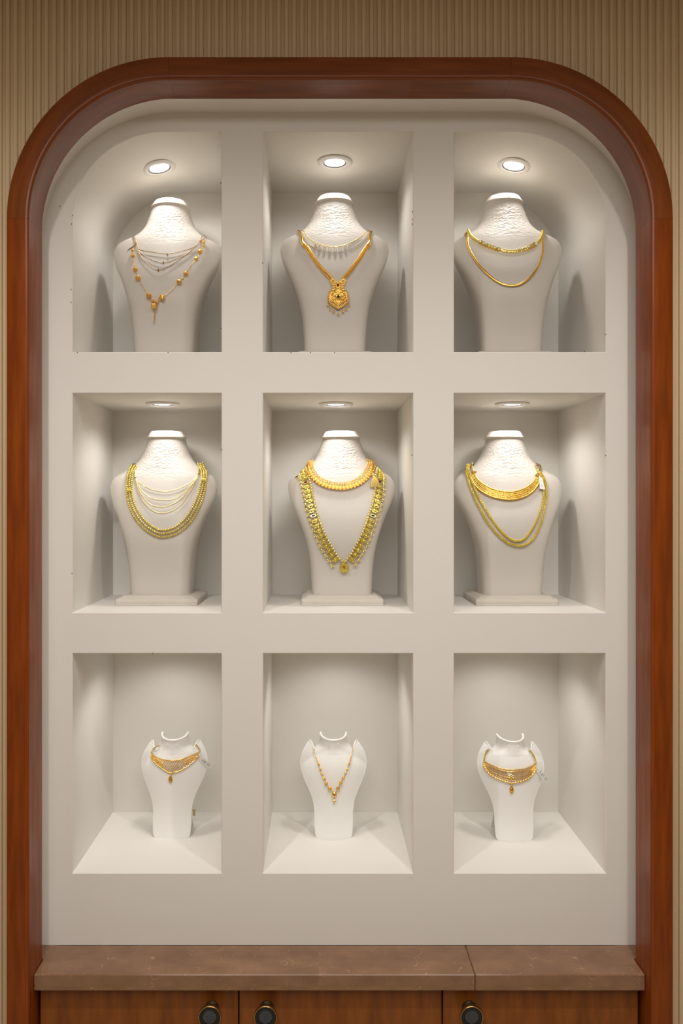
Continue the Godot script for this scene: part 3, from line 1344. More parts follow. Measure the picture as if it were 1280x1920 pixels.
func template(kind: String) -> ArrayMesh:
	if bead_mesh.has(kind):
		return bead_mesh[kind]
	var b := MB.new()
	match kind:
		"cube":
			b.box(-Vector3.ONE, Vector3.ONE, 0.45)
		"ball":
			b.ball(Vector3.ZERO, Vector3.ONE, 12, 8)
		"facet":
			for i in 6:
				for k in 8:
					var q := []
					for e in [[i, k], [i, k + 1], [i + 1, k + 1], [i + 1, k]]:
						var a: float = PI * e[0] / 6
						var c: float = TAU * (e[1] + 0.5 * (e[0] % 2)) / 8
						q.append(Vector3(sin(a) * cos(c), cos(a), sin(a) * sin(c)))
					if i == 0:
						b.flat3(q[1], q[2], q[3], q[2])
					elif i == 5:
						b.flat3(q[0], q[1], q[2], q[0])
					else:
						b.flat3(q[0], q[1], q[2], q[1])
						b.flat3(q[0], q[2], q[3], q[3])
		"marquise":
			var o := PackedVector2Array()
			for i in 16:
				var a := TAU * i / 16
				o.append(Vector2(cos(a) * 0.62 * (1.0 - 0.12 * absf(sin(a))), sin(a)))
			b.plate(o, -0.12, 0.12, 0.08)
		"coin":
			var o := PackedVector2Array()
			for i in 18:
				o.append(Vector2(cos(TAU * i / 18), sin(TAU * i / 18)))
			b.plate(o, -0.18, 0.18, 0.12)
			b.ball(Vector3(0, 0, 0.16), Vector3(0.72, 0.72, 0.22), 12, 6)
		"leaf":
			var o := PackedVector2Array()
			for i in 20:
				var a := TAU * i / 20
				o.append(Vector2(cos(a) * 0.55 * (1.0 - 0.35 * maxf(sin(a), 0.0)), sin(a) if sin(a) > 0 else sin(a) * 0.9))
			b.plate(o, -0.10, 0.10, 0.06)
			b.ball(Vector3(0, -0.15, 0.08), Vector3(0.34, 0.55, 0.18), 8, 6)
			for i in 14:
				var a := TAU * i / 14
				b.ball(Vector3(cos(a) * 0.5 * (1.0 - 0.35 * maxf(sin(a), 0.0)), sin(a) * 0.92, 0.10), Vector3.ONE * 0.11, 5, 4)
		"motif":
			# a small embossed plate: a curled leaf with a domed middle and beads at its rim
			var o := PackedVector2Array()
			for i in 16:
				var a := TAU * i / 16
				var r := 1.0 + 0.14 * cos(a * 4.0)
				o.append(Vector2(cos(a) * r, sin(a) * r * 0.82))
			b.plate(o, -0.2, 0.12, 0.12)
			b.ball(Vector3(0.05, 0, 0.14), Vector3(0.52, 0.44, 0.38), 9, 6)
			for i in 7:
				var a := TAU * i / 7 + 0.3
				b.ball(Vector3(cos(a) * 0.76, sin(a) * 0.6, 0.12), Vector3(0.2, 0.2, 0.2), 6, 4)
		"cluster":
			for q in [[0, 0, 0.2], [0.75, 0.35, 0], [-0.1, 0.85, 0], [0.2, -0.7, 0]]:
				b.ball(Vector3(q[0], q[1], q[2]), Vector3.ONE * 0.5, 7, 5)
		"ring":
			var p := []
			for i in 13:
				p.append(Vector3(cos(TAU * i / 12), sin(TAU * i / 12), 0))
			b.tube(p, 0.3, 6, false)
		"drop":
			b.ball(Vector3(0, -0.4, 0), Vector3(0.5, 0.55, 0.5), 8, 6)
			b.ball(Vector3(0, 0.35, 0), Vector3(0.2, 0.4, 0.2), 6, 5)
	bead_mesh[kind] = b.mesh()
	return bead_mesh[kind]


func bead(parent: Node, called: String, kind: String, mat: Material, t: Transform3D, r, label := "") -> MeshInstance3D:
	var size: Vector3 = r if r is Vector3 else Vector3.ONE * r
	t.basis = t.basis * Basis.from_scale(size)
	t.origin -= root_of(parent)
	return inst(template(kind), called, mat, parent, t, label)


func upright(h: Array, lift: float) -> Transform3D:
	# on the chest, x to the viewer's right
	return frame_at(h[0] + h[1] * lift, Vector3.RIGHT, h[1])


func sliver(parent: Node, a: Vector3, b: Vector3, w: float, mat: Material) -> void:
	# a paper tag seen on edge, with its thread
	var m := MB.new()
	var d := (b - a).normalized()
	var side := Vector3(0.15, 0.1, -1).normalized()
	side = (side - d * side.dot(d)).normalized()
	var nrm := d.cross(side)
	var q := []
	for e in [[0.15, -1], [1, -1], [1, 1], [0.15, 1]]:
		q.append(a.lerp(b, e[0]) + side * w * e[1])
	m.quad(q[0] + nrm * 0.0002, q[1] + nrm * 0.0002, q[2] + nrm * 0.0002, q[3] + nrm * 0.0002, nrm)
	m.quad(q[0] - nrm * 0.0002, q[1] - nrm * 0.0002, q[2] - nrm * 0.0002, q[3] - nrm * 0.0002, -nrm)
	for i in 4:
		var j := (i + 1) % 4
		m.quad(q[i] + nrm * 0.0002, q[j] + nrm * 0.0002, q[j] - nrm * 0.0002, q[i] - nrm * 0.0002, (q[i] + q[j]) / 2 - (q[0] + q[2]) / 2)
	m.tube([a, a.lerp(b, 0.17)], 0.0003, 5)
	part(m, "price_tag", mat, parent)


func jewellery() -> void:
	top_left()
	top_centre()
	top_right()
	middle_left()
	middle_centre()
	middle_right()
	bottom_left()
	bottom_centre()
	bottom_right()


func top_left() -> void:
	var t: Dictionary = busts.tl
	var o := necklace("bead_necklace", "long gold cube bead necklace with a tassel drop on the top left bust", t)
	var path := [[254, 457], [250, 470], [250, 487], [254, 507], [260, 524], [268, 538], [280, 555], [290, 566], [304, 559], [320, 546], [335, 530], [348, 515], [359, 498], [368, 487], [375, 475], [379, 465], [379, 456]]
	var s := strand(t, path, 0.0035, 0.0022)
	chain(o, "chain", M.gold, s, 0.00055)
	closing(o, t, s, M.gold, 0.0006)
	var small := MB.new()
	for i in s.p.size():
		if i % 3 == 1:
			small.ball(s.p[i], Vector3.ONE * 0.0011, 6, 4)
	part(small, "spacer_beads", M.gold_pale, o)
	for q in [[250, 471, 2.6], [250.5, 482, 3.6], [255, 508, 4.0], [260, 523.5, 4.2], [280, 555.5, 4.3], [287, 564, 2.9], [375, 475, 4.0], [367.5, 487.5, 3.4], [348.5, 515, 3.9], [336, 530.5, 4.1], [304.5, 559, 4.6], [294.5, 566.5, 2.9], [342, 523, 1.7], [380, 464, 2.2], [376, 453, 2.0], [381, 456, 2.4], [255, 457, 1.8]]:
		var f := upright(onto(t, q[0], q[1]), q[2] * 0.0013)
		f.basis = f.basis * Basis(Vector3(0.3, 1, 0.2).normalized(), q[0] * 0.7)
		bead(o, "cube_bead", "cube", M.gold_matte, f, q[2] * 0.00104)
	bead(o, "cube_bead", "cube", M.gold_matte, upright(onto(t, 290, 574.5), 0.006), 0.0053)
	var tas := MB.new()
	var ts := strand(t, [[290.5, 581], [290, 594], [289, 606]], 0.0022, 0.0028)
	tas.tube(ts.p, 0.0005, 5)
	for i in ts.p.size():
		tas.ball(ts.p[i], Vector3(0.0012, 0.0008 + 0.0004 * (i % 2), 0.0012), 6, 4)
	part(tas, "tassel", M.gold, o)
	var h := onto(t, 256, 458)
	sliver(o, h[0], h[0] + Vector3(-0.018, -0.012, 0.001), 0.0012, M.cord)
	var c := necklace("layered_chain", "three fine layered chains with tiny charms on the top left bust", t)
	for k in [[[[257, 460], [262, 469], [285, 473.5], [314, 477], [340, 472], [360, 466], [372, 459]], 314, 479], [[[257, 460], [265, 476], [282, 487], [306, 494], [330, 487], [350, 477], [372, 459]], 306.5, 494], [[[257, 460], [264, 481], [279, 498], [297, 507.5], [320, 498.5], [346, 481], [372, 459]], 297, 508]]:
		s = strand(t, k[0], 0.003, 0.0016)
		chain(c, "chain", M.dull, s, 0.00075)
		var f := upright(onto(t, k[1], k[2]), 0.0024)
		bead(c, "charm", "marquise", M.bronze, f, Vector3(0.0022, 0.0042, 0.004))
	closing(c, t, s, M.dull, 0.0007)


func top_centre() -> void:
	var t: Dictionary = busts.tc
	var c := necklace("fine_chain", "fine chain with spike drops and plates shaped as its shadows on the top centre bust", t)
	var path := [[571, 437], [580, 449], [594, 457], [610, 463], [628, 464.5], [646, 461], [664, 453], [678, 444], [686, 437]]
	var s := strand(t, path, 0.0026, 0.0026)
	chain(c, "chain", M.gold_pale, s, 0.0007)
	closing(c, t, s, M.gold_pale, 0.0007)
	var glints := MB.new()
	for i in s.p.size():
		glints.ball(s.p[i], Vector3(0.0012, 0.0010, 0.0012), 6, 4)
	part(glints, "chain_beads", M.gold_pale, c)
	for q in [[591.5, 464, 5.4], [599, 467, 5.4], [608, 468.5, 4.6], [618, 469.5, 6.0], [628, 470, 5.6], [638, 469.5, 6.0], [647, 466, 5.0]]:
		var f := upright(onto(t, q[0], q[1]), 0.0026)  # grey metal plates stand in for the chain's oval shadows on the chest
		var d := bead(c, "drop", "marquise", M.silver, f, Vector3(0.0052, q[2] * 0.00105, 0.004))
		var b := MB.new()
		b.ball(onto(t, q[0], q[1] - q[2] - 0.3)[0] + Vector3(0, 0, 0.003), Vector3(0.0014, 0.0010, 0.0014), 6, 4)
		var world := root_of(c)
		var inv := d.transform.affine_inverse()
		for i in b.v.size():
			b.v[i] = inv * (b.v[i] - world)
		part(b, "plate_cap", M.gold, d, true)
	var pins := [[579, 456], [581.5, 458.5], [584, 460.5], [586.5, 462]]
	for i in 11:
		pins.append([653.0 + i * 2.35, 463.5 - i * 1.65])
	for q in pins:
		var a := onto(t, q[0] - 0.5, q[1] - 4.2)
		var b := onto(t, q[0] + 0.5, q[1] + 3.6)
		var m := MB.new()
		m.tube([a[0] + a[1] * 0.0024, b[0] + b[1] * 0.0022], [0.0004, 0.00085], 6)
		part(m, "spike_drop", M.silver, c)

	var o := necklace("pendant_necklace", "broad ribbed gold necklace with a large ornate pendant on the top centre bust", t)
	for side in [[[567, 447], [566, 454], [570, 461], [576, 467], [586, 483], [599, 501], [611, 513.5], [621, 523]], [[691, 447], [693, 454], [690, 461], [685, 468], [675, 484], [662, 502], [652, 514], [643, 524]]]:
		s = strand(t, side, 0.0021, 0.0028)
		var up := 9
		var sleeve := MB.new()
		sleeve.tube(s.p.slice(0, up + 1), 0.0034, 10, true, 0.8, s.n.slice(0, up + 1))
		part(sleeve, "sleeve", M.gold, o)
		var collar := MB.new()
		collar.tube(s.p.slice(up, up + 3), 0.0046, 10, true, 0.8, s.n.slice(up, up + 3))
		part(collar, "collar_joint", M.gold, o)
		var rails := MB.new()
		for e in [-1.0, 1.0]:
			var p := []
			for i in range(up, s.p.size()):
				p.append(s.p[i] + along(s, i).cross(s.n[i]) * 0.0034 * e)
			rails.tube(p, 0.0011, 6)
		part(rails, "strap_rail", M.gold, o)
		for i in range(up + 2, s.p.size()):
			var f := frame_at(s.p[i], along(s, i), s.n[i])
			bead(o, "strap_rib", "ball", M.gold, f, Vector3(0.00105, 0.0030, 0.0019))
	var s1 := strand(t, [[567, 447], [567, 450]], 0.004, 0.002)
	var s2 := strand(t, [[691, 450], [691, 447]], 0.004, 0.002)
	closing(o, t, {"p": [s1.p[0], s2.p[-1]], "n": []}, M.gold, 0.0026, "back_strap")
	# the upper piece: two curled wings round a red stone
	var h := onto(t, 633.5, 536)
	var f := upright(h, 0.0022)
	var p := f
	p.origin -= o.position
	var w := MB.new()
	var wing := PackedVector2Array()
	for q in [[0, -11], [6, -10.5], [10.5, -7], [11, -2], [13, 3], [15.5, 9], [12, 14], [7, 13], [4, 9], [0, 7], [-4, 9], [-7, 13], [-12, 14], [-15.5, 9], [-13, 3], [-11, -2], [-10.5, -7], [-6, -10.5]]:
		wing.append(Vector2(q[0], q[1]) * 0.00106)
	w.plate(wing, -0.0015, 0.0012, 0.0006)
	for e in [-1.0, 1.0]:
		for q in [[9.5, 9.5, 3.2, 2.0, 0.7], [8.5, 4.0, 4.2, 1.5, 0.5], [7.6, -0.5, 4.0, 1.4, 0.2], [6.4, -5.0, 3.6, 1.4, -0.2], [3.2, -8.2, 2.6, 1.5, -0.5], [3.0, 4.5, 2.2, 1.5, -0.9]]:
			var leaf := MB.new()
			leaf.ball(Vector3.ZERO, Vector3(q[2], q[3], 1.6) * 0.00106, 8, 6)
			w.add(leaf, Transform3D(Basis(Vector3.BACK, q[4] * e), Vector3(q[0] * e * 0.00106, q[1] * 0.00106, 0.0014)))
	for i in w.v.size():
		w.v[i] = p * w.v[i]
		w.n[i] = p.basis * w.n[i]
	var upper := part(w, "winged_plate", M.gold, o, true)
	bead(upper, "stone", "ball", M.ruby, Transform3D(f.basis, f.origin + f.basis.z * 0.0026), Vector3(0.0026, 0.0026, 0.0016), "round red stone")
	# the lower piece: a shield with a beaded rim, a row of red stones and seven hanging drops
	h = onto(t, 634, 558)
	f = upright(h, 0.0026)
	p = f
	p.origin -= o.position
	w = MB.new()
	var shield := PackedVector2Array()
	var rim := [[0, 17], [5, 16], [10, 15], [14, 13], [17, 9], [18.5, 3], [18.5, -4], [17, -10], [12, -15], [6, -19], [0, -22]]
	for q in rim:
		shield.append(Vector2(q[0], q[1]) * 0.00106)
	for i in range(rim.size() - 2, 0, -1):
		shield.append(Vector2(-rim[i][0], rim[i][1]) * 0.00106)
	w.plate(shield, -0.0018, 0.0010, 0.0006)
	for e in [-1.0, 1.0]:
		for q in [[9, 13.5, 5.5, 2.4, -0.45], [10, 8, 4.4, 1.7, -0.9], [5, 9.5, 3.4, 1.6, 0.6], [8.5, 2.5, 4.0, 1.7, 0.5], [4.6, -3.0, 3.0, 1.8, -0.6], [10.6, -3, 3.6, 1.6, 1.0], [6.0, -8.0, 3.6, 1.5, 0.6], [12.5, 4, 2.2, 1.4, 1.2]]:
			var leaf := MB.new()
			leaf.ball(Vector3.ZERO, Vector3(q[2], q[3], 1.7) * 0.00106, 8, 6)
			w.add(leaf, Transform3D(Basis(Vector3.BACK, q[4] * e), Vector3(q[0] * e * 0.00106, q[1] * 0.00106, 0.0012)))
		w.tube([Vector3(17 * e, -7.5, 1.2) * 0.00106, Vector3(9 * e, -13.5, 1.4) * 0.00106, Vector3(0, -18, 1.4) * 0.00106], 0.0010, 6)
		w.tube([Vector3(15 * e, -3.0, 1.2) * 0.00106, Vector3(8 * e, -8.6, 1.4) * 0.00106, Vector3(0, -12.5, 1.4) * 0.00106], 0.0008, 6)
	w.ball(Vector3(0, 0.0012, 0.0008), Vector3(0.0062, 0.0060, 0.0020), 14, 8)
	var rng := RandomNumberGenerator.new()
	rng.seed = 21
	for i in 90:
		var q := Vector2(rng.randf_range(-17, 17), rng.randf_range(-14, 14)) * 0.00106
		if Geometry2D.is_point_in_polygon(q * 1.12, shield):
			w.ball(Vector3(q.x, q.y, 0.0012), Vector3.ONE * rng.randf_range(0.0006, 0.0011), 6, 4)
	for i in shield.size():
		var a := shield[i]
		var e := shield[(i + 1) % shield.size()]
		for k in 3:
			var q := a.lerp(e, k / 3.0) * 0.93
			w.ball(Vector3(q.x, q.y, 0.0010), Vector3.ONE * 0.0009, 6, 4)
	for i in w.v.size():
		w.v[i] = p * w.v[i]
		w.n[i] = p.basis * w.n[i]
	var lower := part(w, "pendant_shield", M.gold, o, true)
	bead(lower, "stone", "ball", M.onyx, Transform3D(f.basis, f * Vector3(0, 0.0016, 0.0022)), Vector3(0.0028, 0.0028, 0.0017), "round dark red stone")
	for e in [-1.0, 1.0]:
		for i in 6:
			var k := (i + 0.5) / 6.0
			bead(lower, "stone_chip", "cube", M.ruby, Transform3D(f.basis * Basis(Vector3.BACK, 0.6 * e), f * (Vector3(lerpf(15.5 * e, 1.0 * e, k), lerpf(-6.5, -15.5, k), 1.4) * 0.00106)), 0.0010)
	for i in 9:
		for e in [-1.0, 1.0]:
			var k := i / 8.0
			bead(lower, "rim_bead", "ball", M.gold_pale, Transform3D(f.basis, f * (Vector3(lerpf(15.2, 19.8, sin(k * PI * 0.6)) * e, lerpf(14.5, -10.0, k), 0.4) * 0.00106)), 0.0012)
	for q in [[615, 573], [619.5, 580], [625.5, 585], [634, 590], [642.5, 585], [648.5, 580], [653.5, 573]]:
		var hh := onto(t, q[0], q[1] - 2.0)
		bead(o, "pendant_drop", "drop", M.gold, upright(hh, 0.0028), Vector3(0.0042, 0.0046, 0.0042))


func top_right() -> void:
	var t: Dictionary = busts.tr
	var o := necklace("choker", "textured gold choker with clear stones on the top right bust", t)
	var path := [[879, 440], [883, 448], [893, 456], [908, 465], [926, 472], [946, 477], [963, 477.5], [981, 474], [996, 467], [1008, 457], [1013, 448], [1014, 440]]
	var s := strand(t, path, 0.0022, 0.0085)
	var N: int = s.p.size()
	var core := MB.new()
	core.tube(s.p, 0.0022, 8)
	part(core, "core_wire", M.gold_green, o)
	closing(o, t, s, M.gold_green, 0.0026)
	var left := MB.new()
	var right := MB.new()
	for i in N:
		var k := float(i) / (N - 1)
		var f := frame_at(s.p[i], along(s, i), s.n[i])
		if k < 0.22 or k > 0.80:
			# a twisted rope of short coils
			var coil: MB = left if k < 0.5 else right
			var e := MB.new()
			e.ball(Vector3.ZERO, Vector3(0.0017, 0.0040, 0.0034), 8, 6)
			coil.add(e, f * Transform3D(Basis(Vector3.BACK, 0.5), Vector3.ZERO))
		elif k > 0.45 and k < 0.69:
			if i % 2 == 0:
				for e in [-1.0, 1.0]:
					bead(o, "bead", "ball", M.gold_pale, Transform3D(f.basis, f * Vector3(0, 0.0028 * e, 0.0010)), Vector3(0.0019, 0.0026, 0.0024))
		elif i % 3 == 0:
			for e in [-1.0, 1.0]:
				bead(o, "petal_plate", "marquise", M.gold_pale if e > 0 else M.gold, Transform3D(f.basis * Basis(Vector3.BACK, 0.9 * e), f * Vector3(0, 0.0025 * e, 0.0014)), Vector3(0.0046, 0.0044, 0.0060))
	left.tube(s.p.slice(0, int(N * 0.22) + 1), 0.0030, 8)
	right.tube(s.p.slice(int(N * 0.80), N), 0.0030, 8)
	part(left, "rope_end", M.gold_green, o)
	part(right, "rope_end", M.gold_green, o)
	for q in [[898, 458], [909, 464], [930, 470.5], [1002, 465], [988, 470], [971, 473.5]]:
		var h := onto(t, q[0], q[1])
		bead(o, "clear_stone", "facet", M.crystal, upright(h, 0.0115), Vector3(0.0028, 0.0026, 0.0018), "clear cut stone")
	var c := necklace("snake_chain", "smooth flat gold snake chain hanging below the choker on the top right bust", t)
	s = strand(t, [[876, 447], [877, 461], [885, 479], [900, 500], [918, 518], [938, 531.5], [957, 536], [975, 533.5], [993, 521], [1008, 500], [1016, 478], [1017, 460], [1015, 447]], 0.003, 0.0017)
	var b := MB.new()
	b.tube(s.p, 0.0024, 12, true, 0.55, s.n)
	part(b, "chain", M.gold, c)
	closing(c, t, s, M.gold, 0.002)


func middle_left() -> void:
	var t: Dictionary = busts.ml
	var c := necklace("layered_chain", "four fine pale gold strands draped on the middle left bust", t)
	var s: Dictionary
	for k in [[[254, 897], [262, 906], [281, 917], [305, 922], [326, 919.5], [350, 909], [366, 897], [372, 889]], [[254, 897], [264, 918], [283, 933.5], [305, 938], [326, 935.5], [346, 923], [362, 905], [372, 889]], [[254, 897], [262, 921], [278, 943], [298, 950.5], [319, 947.5], [340, 934], [359, 910], [372, 889]], [[254, 897], [261, 925], [273, 946], [290, 959.5], [308, 962], [326, 956], [346, 938], [361, 913], [372, 889]]]:
		s = strand(t, k, 0.003, 0.0012)
		chain(c, "strand", M.gold_pale, s, 0.00072)
	var ends := []
	for e in [[[255, 873], [253.5, 884], [254, 896]], [[371, 868], [372.5, 878], [372, 889]]]:
		var q := strand(t, e, 0.003, 0.0014)
		var b := MB.new()
		b.tube(q.p, 0.0013, 8)
		part(b, "end_tube", M.gold_pale, c)
		bead(c, "end_cap", "ball", M.bronze, Transform3D(Basis(), q.p[-1]), Vector3(0.0022, 0.0014, 0.0022))
		ends.append(q.p[0])
	closing(c, t, {"p": ends, "n": []}, M.cord, 0.0008, "cord")
	var o := necklace("ball_chain_necklace", "wide three row gold ball necklace with clasp plates on the middle left bust", t)
	var mid := [[253, 874], [247, 884], [243.5, 898], [243, 920], [244.5, 936], [249, 951], [257, 967], [269, 982], [283, 993], [298, 1000], [313, 1000], [329, 995], [345, 983], [359, 966], [370, 945], [377.5, 924], [381.5, 903], [381.5, 887], [376, 871]]
	var cv := curve(mid, 4.0)
	var ids := MB.new()
	for row in [-1.0, 0.0, 1.0]:
		var pts := []
		for i in cv.size():
			var d: Vector2 = (cv[mini(i + 1, cv.size() - 1)] - cv[maxi(i - 1, 0)]).normalized()
			var nrm := Vector2(-d.y, d.x)
			var k := lerpf(4.2, 6.2, clampf((cv[i].y - 900.0) / 90.0, 0.0, 1.0))
			var q: Vector2 = cv[i] + nrm * row * k
			pts.append([q.x, q.y])
		s = strand(t, pts, 0.0049, 0.0024)
		var b := MB.new()
		for i in s.p.size():
			b.ball(s.p[i], Vector3.ONE * 0.00232, 8, 6)
		b.tube(s.p, 0.0006, 5)
		part(b, "ball_strand", M.gold_green, o)
		if row == 0.0:
			closing(o, t, s, M.gold_green, 0.0022)
	for q in [[243.5, 920, 0.05], [381.3, 901, 0.12]]:
		var h := onto(t, q[0], q[1])
		var f := upright(h, 0.004)
		f.origin -= o.position
		var b := MB.new()
		b.box(Vector3(-0.0052, -0.0046, -0.0012), Vector3(0.0052, 0.0046, 0.0016), 0.0009)
		for i in 3:
			b.ball(Vector3((i - 1) * 0.003, 0, 0.0014), Vector3(0.0012, 0.0034, 0.0009), 8, 6)
		inst(b.mesh(), "clasp_plate", M.gold_green, o, f)
	var h := onto(t, 250, 876)
	sliver(o, h[0], h[0] + Vector3(-0.025, -0.019, 0.000), 0.0018, M.cord)


func middle_centre() -> void:
	var t: Dictionary = busts.mc
	var o := necklace("coin_choker", "thick matte gold choker of round coins on the middle centre bust", t)
	var low := [[582, 868], [578.5, 876], [579.5, 885], [586, 895], [597, 905.5], [612, 912.5], [628, 916], [644, 916.5], [660, 913.5], [675, 906.5], [687, 896.5], [695.5, 885], [697.5, 875], [694, 867]]
	var s := strand(t, low, 0.0072, 0.0045)
	for i in s.p.size():
		var f := frame_at(s.p[i], along(s, i), s.n[i])
		bead(o, "coin", "coin", M.gold_matte, f, Vector3(0.0042, 0.0046, 0.0042))
		bead(o, "coin_rim", "ball", M.gold_matte, Transform3D(f.basis, f * Vector3(0, 0.0042 * (-1.0 if f.basis.y.y > 0 else 1.0), 0.0006)), Vector3(0.0026, 0.0012, 0.0014))
	for row in [[[588, 865], [586, 875], [590.5, 887], [601, 898], [620, 905.5], [640, 908], [660, 904], [675, 894.5], [685, 883], [688.5, 872], [686, 864]], [[585, 866], [582.5, 876], [586.5, 889], [598, 901], [618, 909.5], [641, 912], [662, 907.5], [678, 897.5], [689, 884.5], [692.5, 873], [690, 865]]]:
		var r := strand(t, row, 0.0051, 0.0040)
		var b := MB.new()
		var ring := MB.new()
		var q := []
		for i in 11:
			q.append(Vector3(cos(TAU * i / 10), sin(TAU * i / 10), 0) * 0.0021)
		ring.tube(q, 0.0008, 6, false)
		for i in r.p.size():
			b.add(ring, frame_at(r.p[i], along(r, i), r.n[i]))
		part(b, "ring_row", M.gold, o)
	closing(o, t, s, M.cord, 0.0010, "cord")
	# the thread tassel by the right shoulder
	var tas := MB.new()
	var top := onto(t, 699, 893)
	var rng := RandomNumberGenerator.new()
	rng.seed = 7
	for i in 46:
		var k := (i % 23) / 22.0
		var e := onto(t, 694.0 + 17.0 * k + rng.randf_range(-0.6, 0.6), 915.0 + rng.randf_range(-1.0, 1.5))
		var m := onto(t, lerpf(699, 694.0 + 17.0 * k, 0.6), 902.0)
		var z := 0.004 + 0.002 * (i / 23)
		tas.tube([top[0] + top[1] * z, m[0] + m[1] * (z + 0.001), e[0] + e[1] * z], 0.00042, 4)
	tas.ball(top[0] + top[1] * 0.005, Vector3(0.0032, 0.0036, 0.0030), 10, 8)
	part(tas, "tassel", M.thread, o)

	var l := necklace("long_necklace", "long gold necklace with leaf motifs and round pendant on the middle centre bust", t)
	var lefts := [[574, 880], [578, 893], [582, 908], [585.5, 924], [588.5, 939], [592, 954], [597, 971], [602.5, 986], [609, 1002], [617, 1017], [626, 1032], [633, 1043], [640.5, 1051]]
	var rights := [[706, 880], [704, 893], [703.5, 908], [702, 924], [699, 939], [694.5, 955], [688.5, 973], [682.5, 990], [675.5, 1007], [667, 1022], [658.5, 1037], [653, 1044.5], [648, 1051]]
	var starts := []
	for side in [[lefts, -1.0], [rights, 1.0]]:
		s = strand(t, side[0], 0.0062, 0.0035)
		starts.append(s.p[0])
		var thread := MB.new()
		thread.tube(s.p, 0.0010, 6)
		part(thread, "stringing_wire", M.gold_green, l)
		for i in s.p.size():
			var f := frame_at(s.p[i], along(s, i), s.n[i])
			bead(l, "spacer_bead", "ball", M.gold_pale, f, Vector3(0.0021, 0.0031, 0.0027))
		# motifs outside the strand, their bead clusters further out
		var m := strand(t, side[0], 0.0112, 0.004)
		for i in m.p.size() - 1:
			var out: Vector3 = along(m, i).cross(m.n[i])
			if out.x * side[1] < 0:
				out = -out
			var lean := (out + Vector3(0, -0.25, 0)).normalized()
			var p: Vector3 = m.p[i] + lean * 0.0086
			var o2: Vector3 = t.o
			p.z = o2.z + bust_z(p.x - o2.x, p.y - o2.y) + 0.003
			var f := frame_at(p, lean, m.n[i])
			if i == 4 or i == 11:
				var setting := bead(l, "stone_setting", "marquise", M.gold_pale, Transform3D(f.basis * Basis(Vector3.BACK, PI / 2 + 0.35 * side[1]), f.origin), Vector3(0.0062, 0.0066, 0.008))
				bead(setting.get_parent(), "stone", "ball", M.ruby if i == 4 else M.onyx, Transform3D(f.basis * Basis(Vector3.BACK, 0.35 * side[1]), f.origin + f.basis.z * 0.0012), Vector3(0.0040, 0.0021, 0.0014), "dark red stone" if i == 4 else "black stone")
			else:
				bead(l, "leaf_motif", "motif", M.gold_green, Transform3D(f.basis * Basis(Vector3.BACK, 0.4 * sin(i * 2.1)), f.origin), Vector3(0.0068, 0.0060, 0.0062))
			var q: Vector3 = m.p[i] + lean * 0.0172 + Vector3(0, -0.0040, 0)
			q.z = o2.z + bust_z(q.x - o2.x, q.y - o2.y) + 0.003
			var g := frame_at(q, lean, m.n[i])
			bead(l, "bead_cluster", "cluster", M.gold_pale, g, Vector3(0.0042, 0.0042, 0.0040))
			var wire := MB.new()
			wire.tube([m.p[i], q + g.basis.z * 0.0006], 0.0005, 5)
			part(wire, "hanging_wire", M.gold_green, l)
	closing(l, t, {"p": starts, "n": []}, M.gold_green, 0.0016)
	# the round pendant
	var h := onto(t, 645, 1064)
	var f := upright(h, 0.003)
	f.origin -= l.position
	var b := MB.new()
	var disc := PackedVector2Array()
	for i in 24:
		disc.append(Vector2(cos(TAU * i / 24) * 0.0092, sin(TAU * i / 24) * 0.0100))
	b.plate(disc, -0.0018, 0.0010, 0.0006)
	for i in 18:
		var a := TAU * i / 18
		b.ball(Vector3(cos(a) * 0.0086, sin(a) * 0.0094, 0.0010), Vector3.ONE * 0.0015, 6, 5)
	for i in 10:
		var a := TAU * i / 10
		b.ball(Vector3(cos(a) * 0.0052, sin(a) * 0.0056, 0.0012), Vector3(0.0015, 0.0015, 0.0012), 6, 5)
	b.ball(Vector3(0, 0.0125, 0.0005), Vector3(0.0026, 0.0030, 0.0022), 8, 6)
	var pend := inst(b.mesh(), "round_pendant", M.gold_green, l, f)
	var st := MB.new()
	st.ball(Vector3(0, 0.0018, 0.0016), Vector3(0.0024, 0.0028, 0.0016), 10, 8)
	inst(st.mesh(), "stone", M.amber, pend, Transform3D(), "small brown stone")
	h = onto(t, 572, 884)
	sliver(l, h[0], h[0] + Vector3(-0.022, -0.012, 0.002), 0.004, M.card_grey)


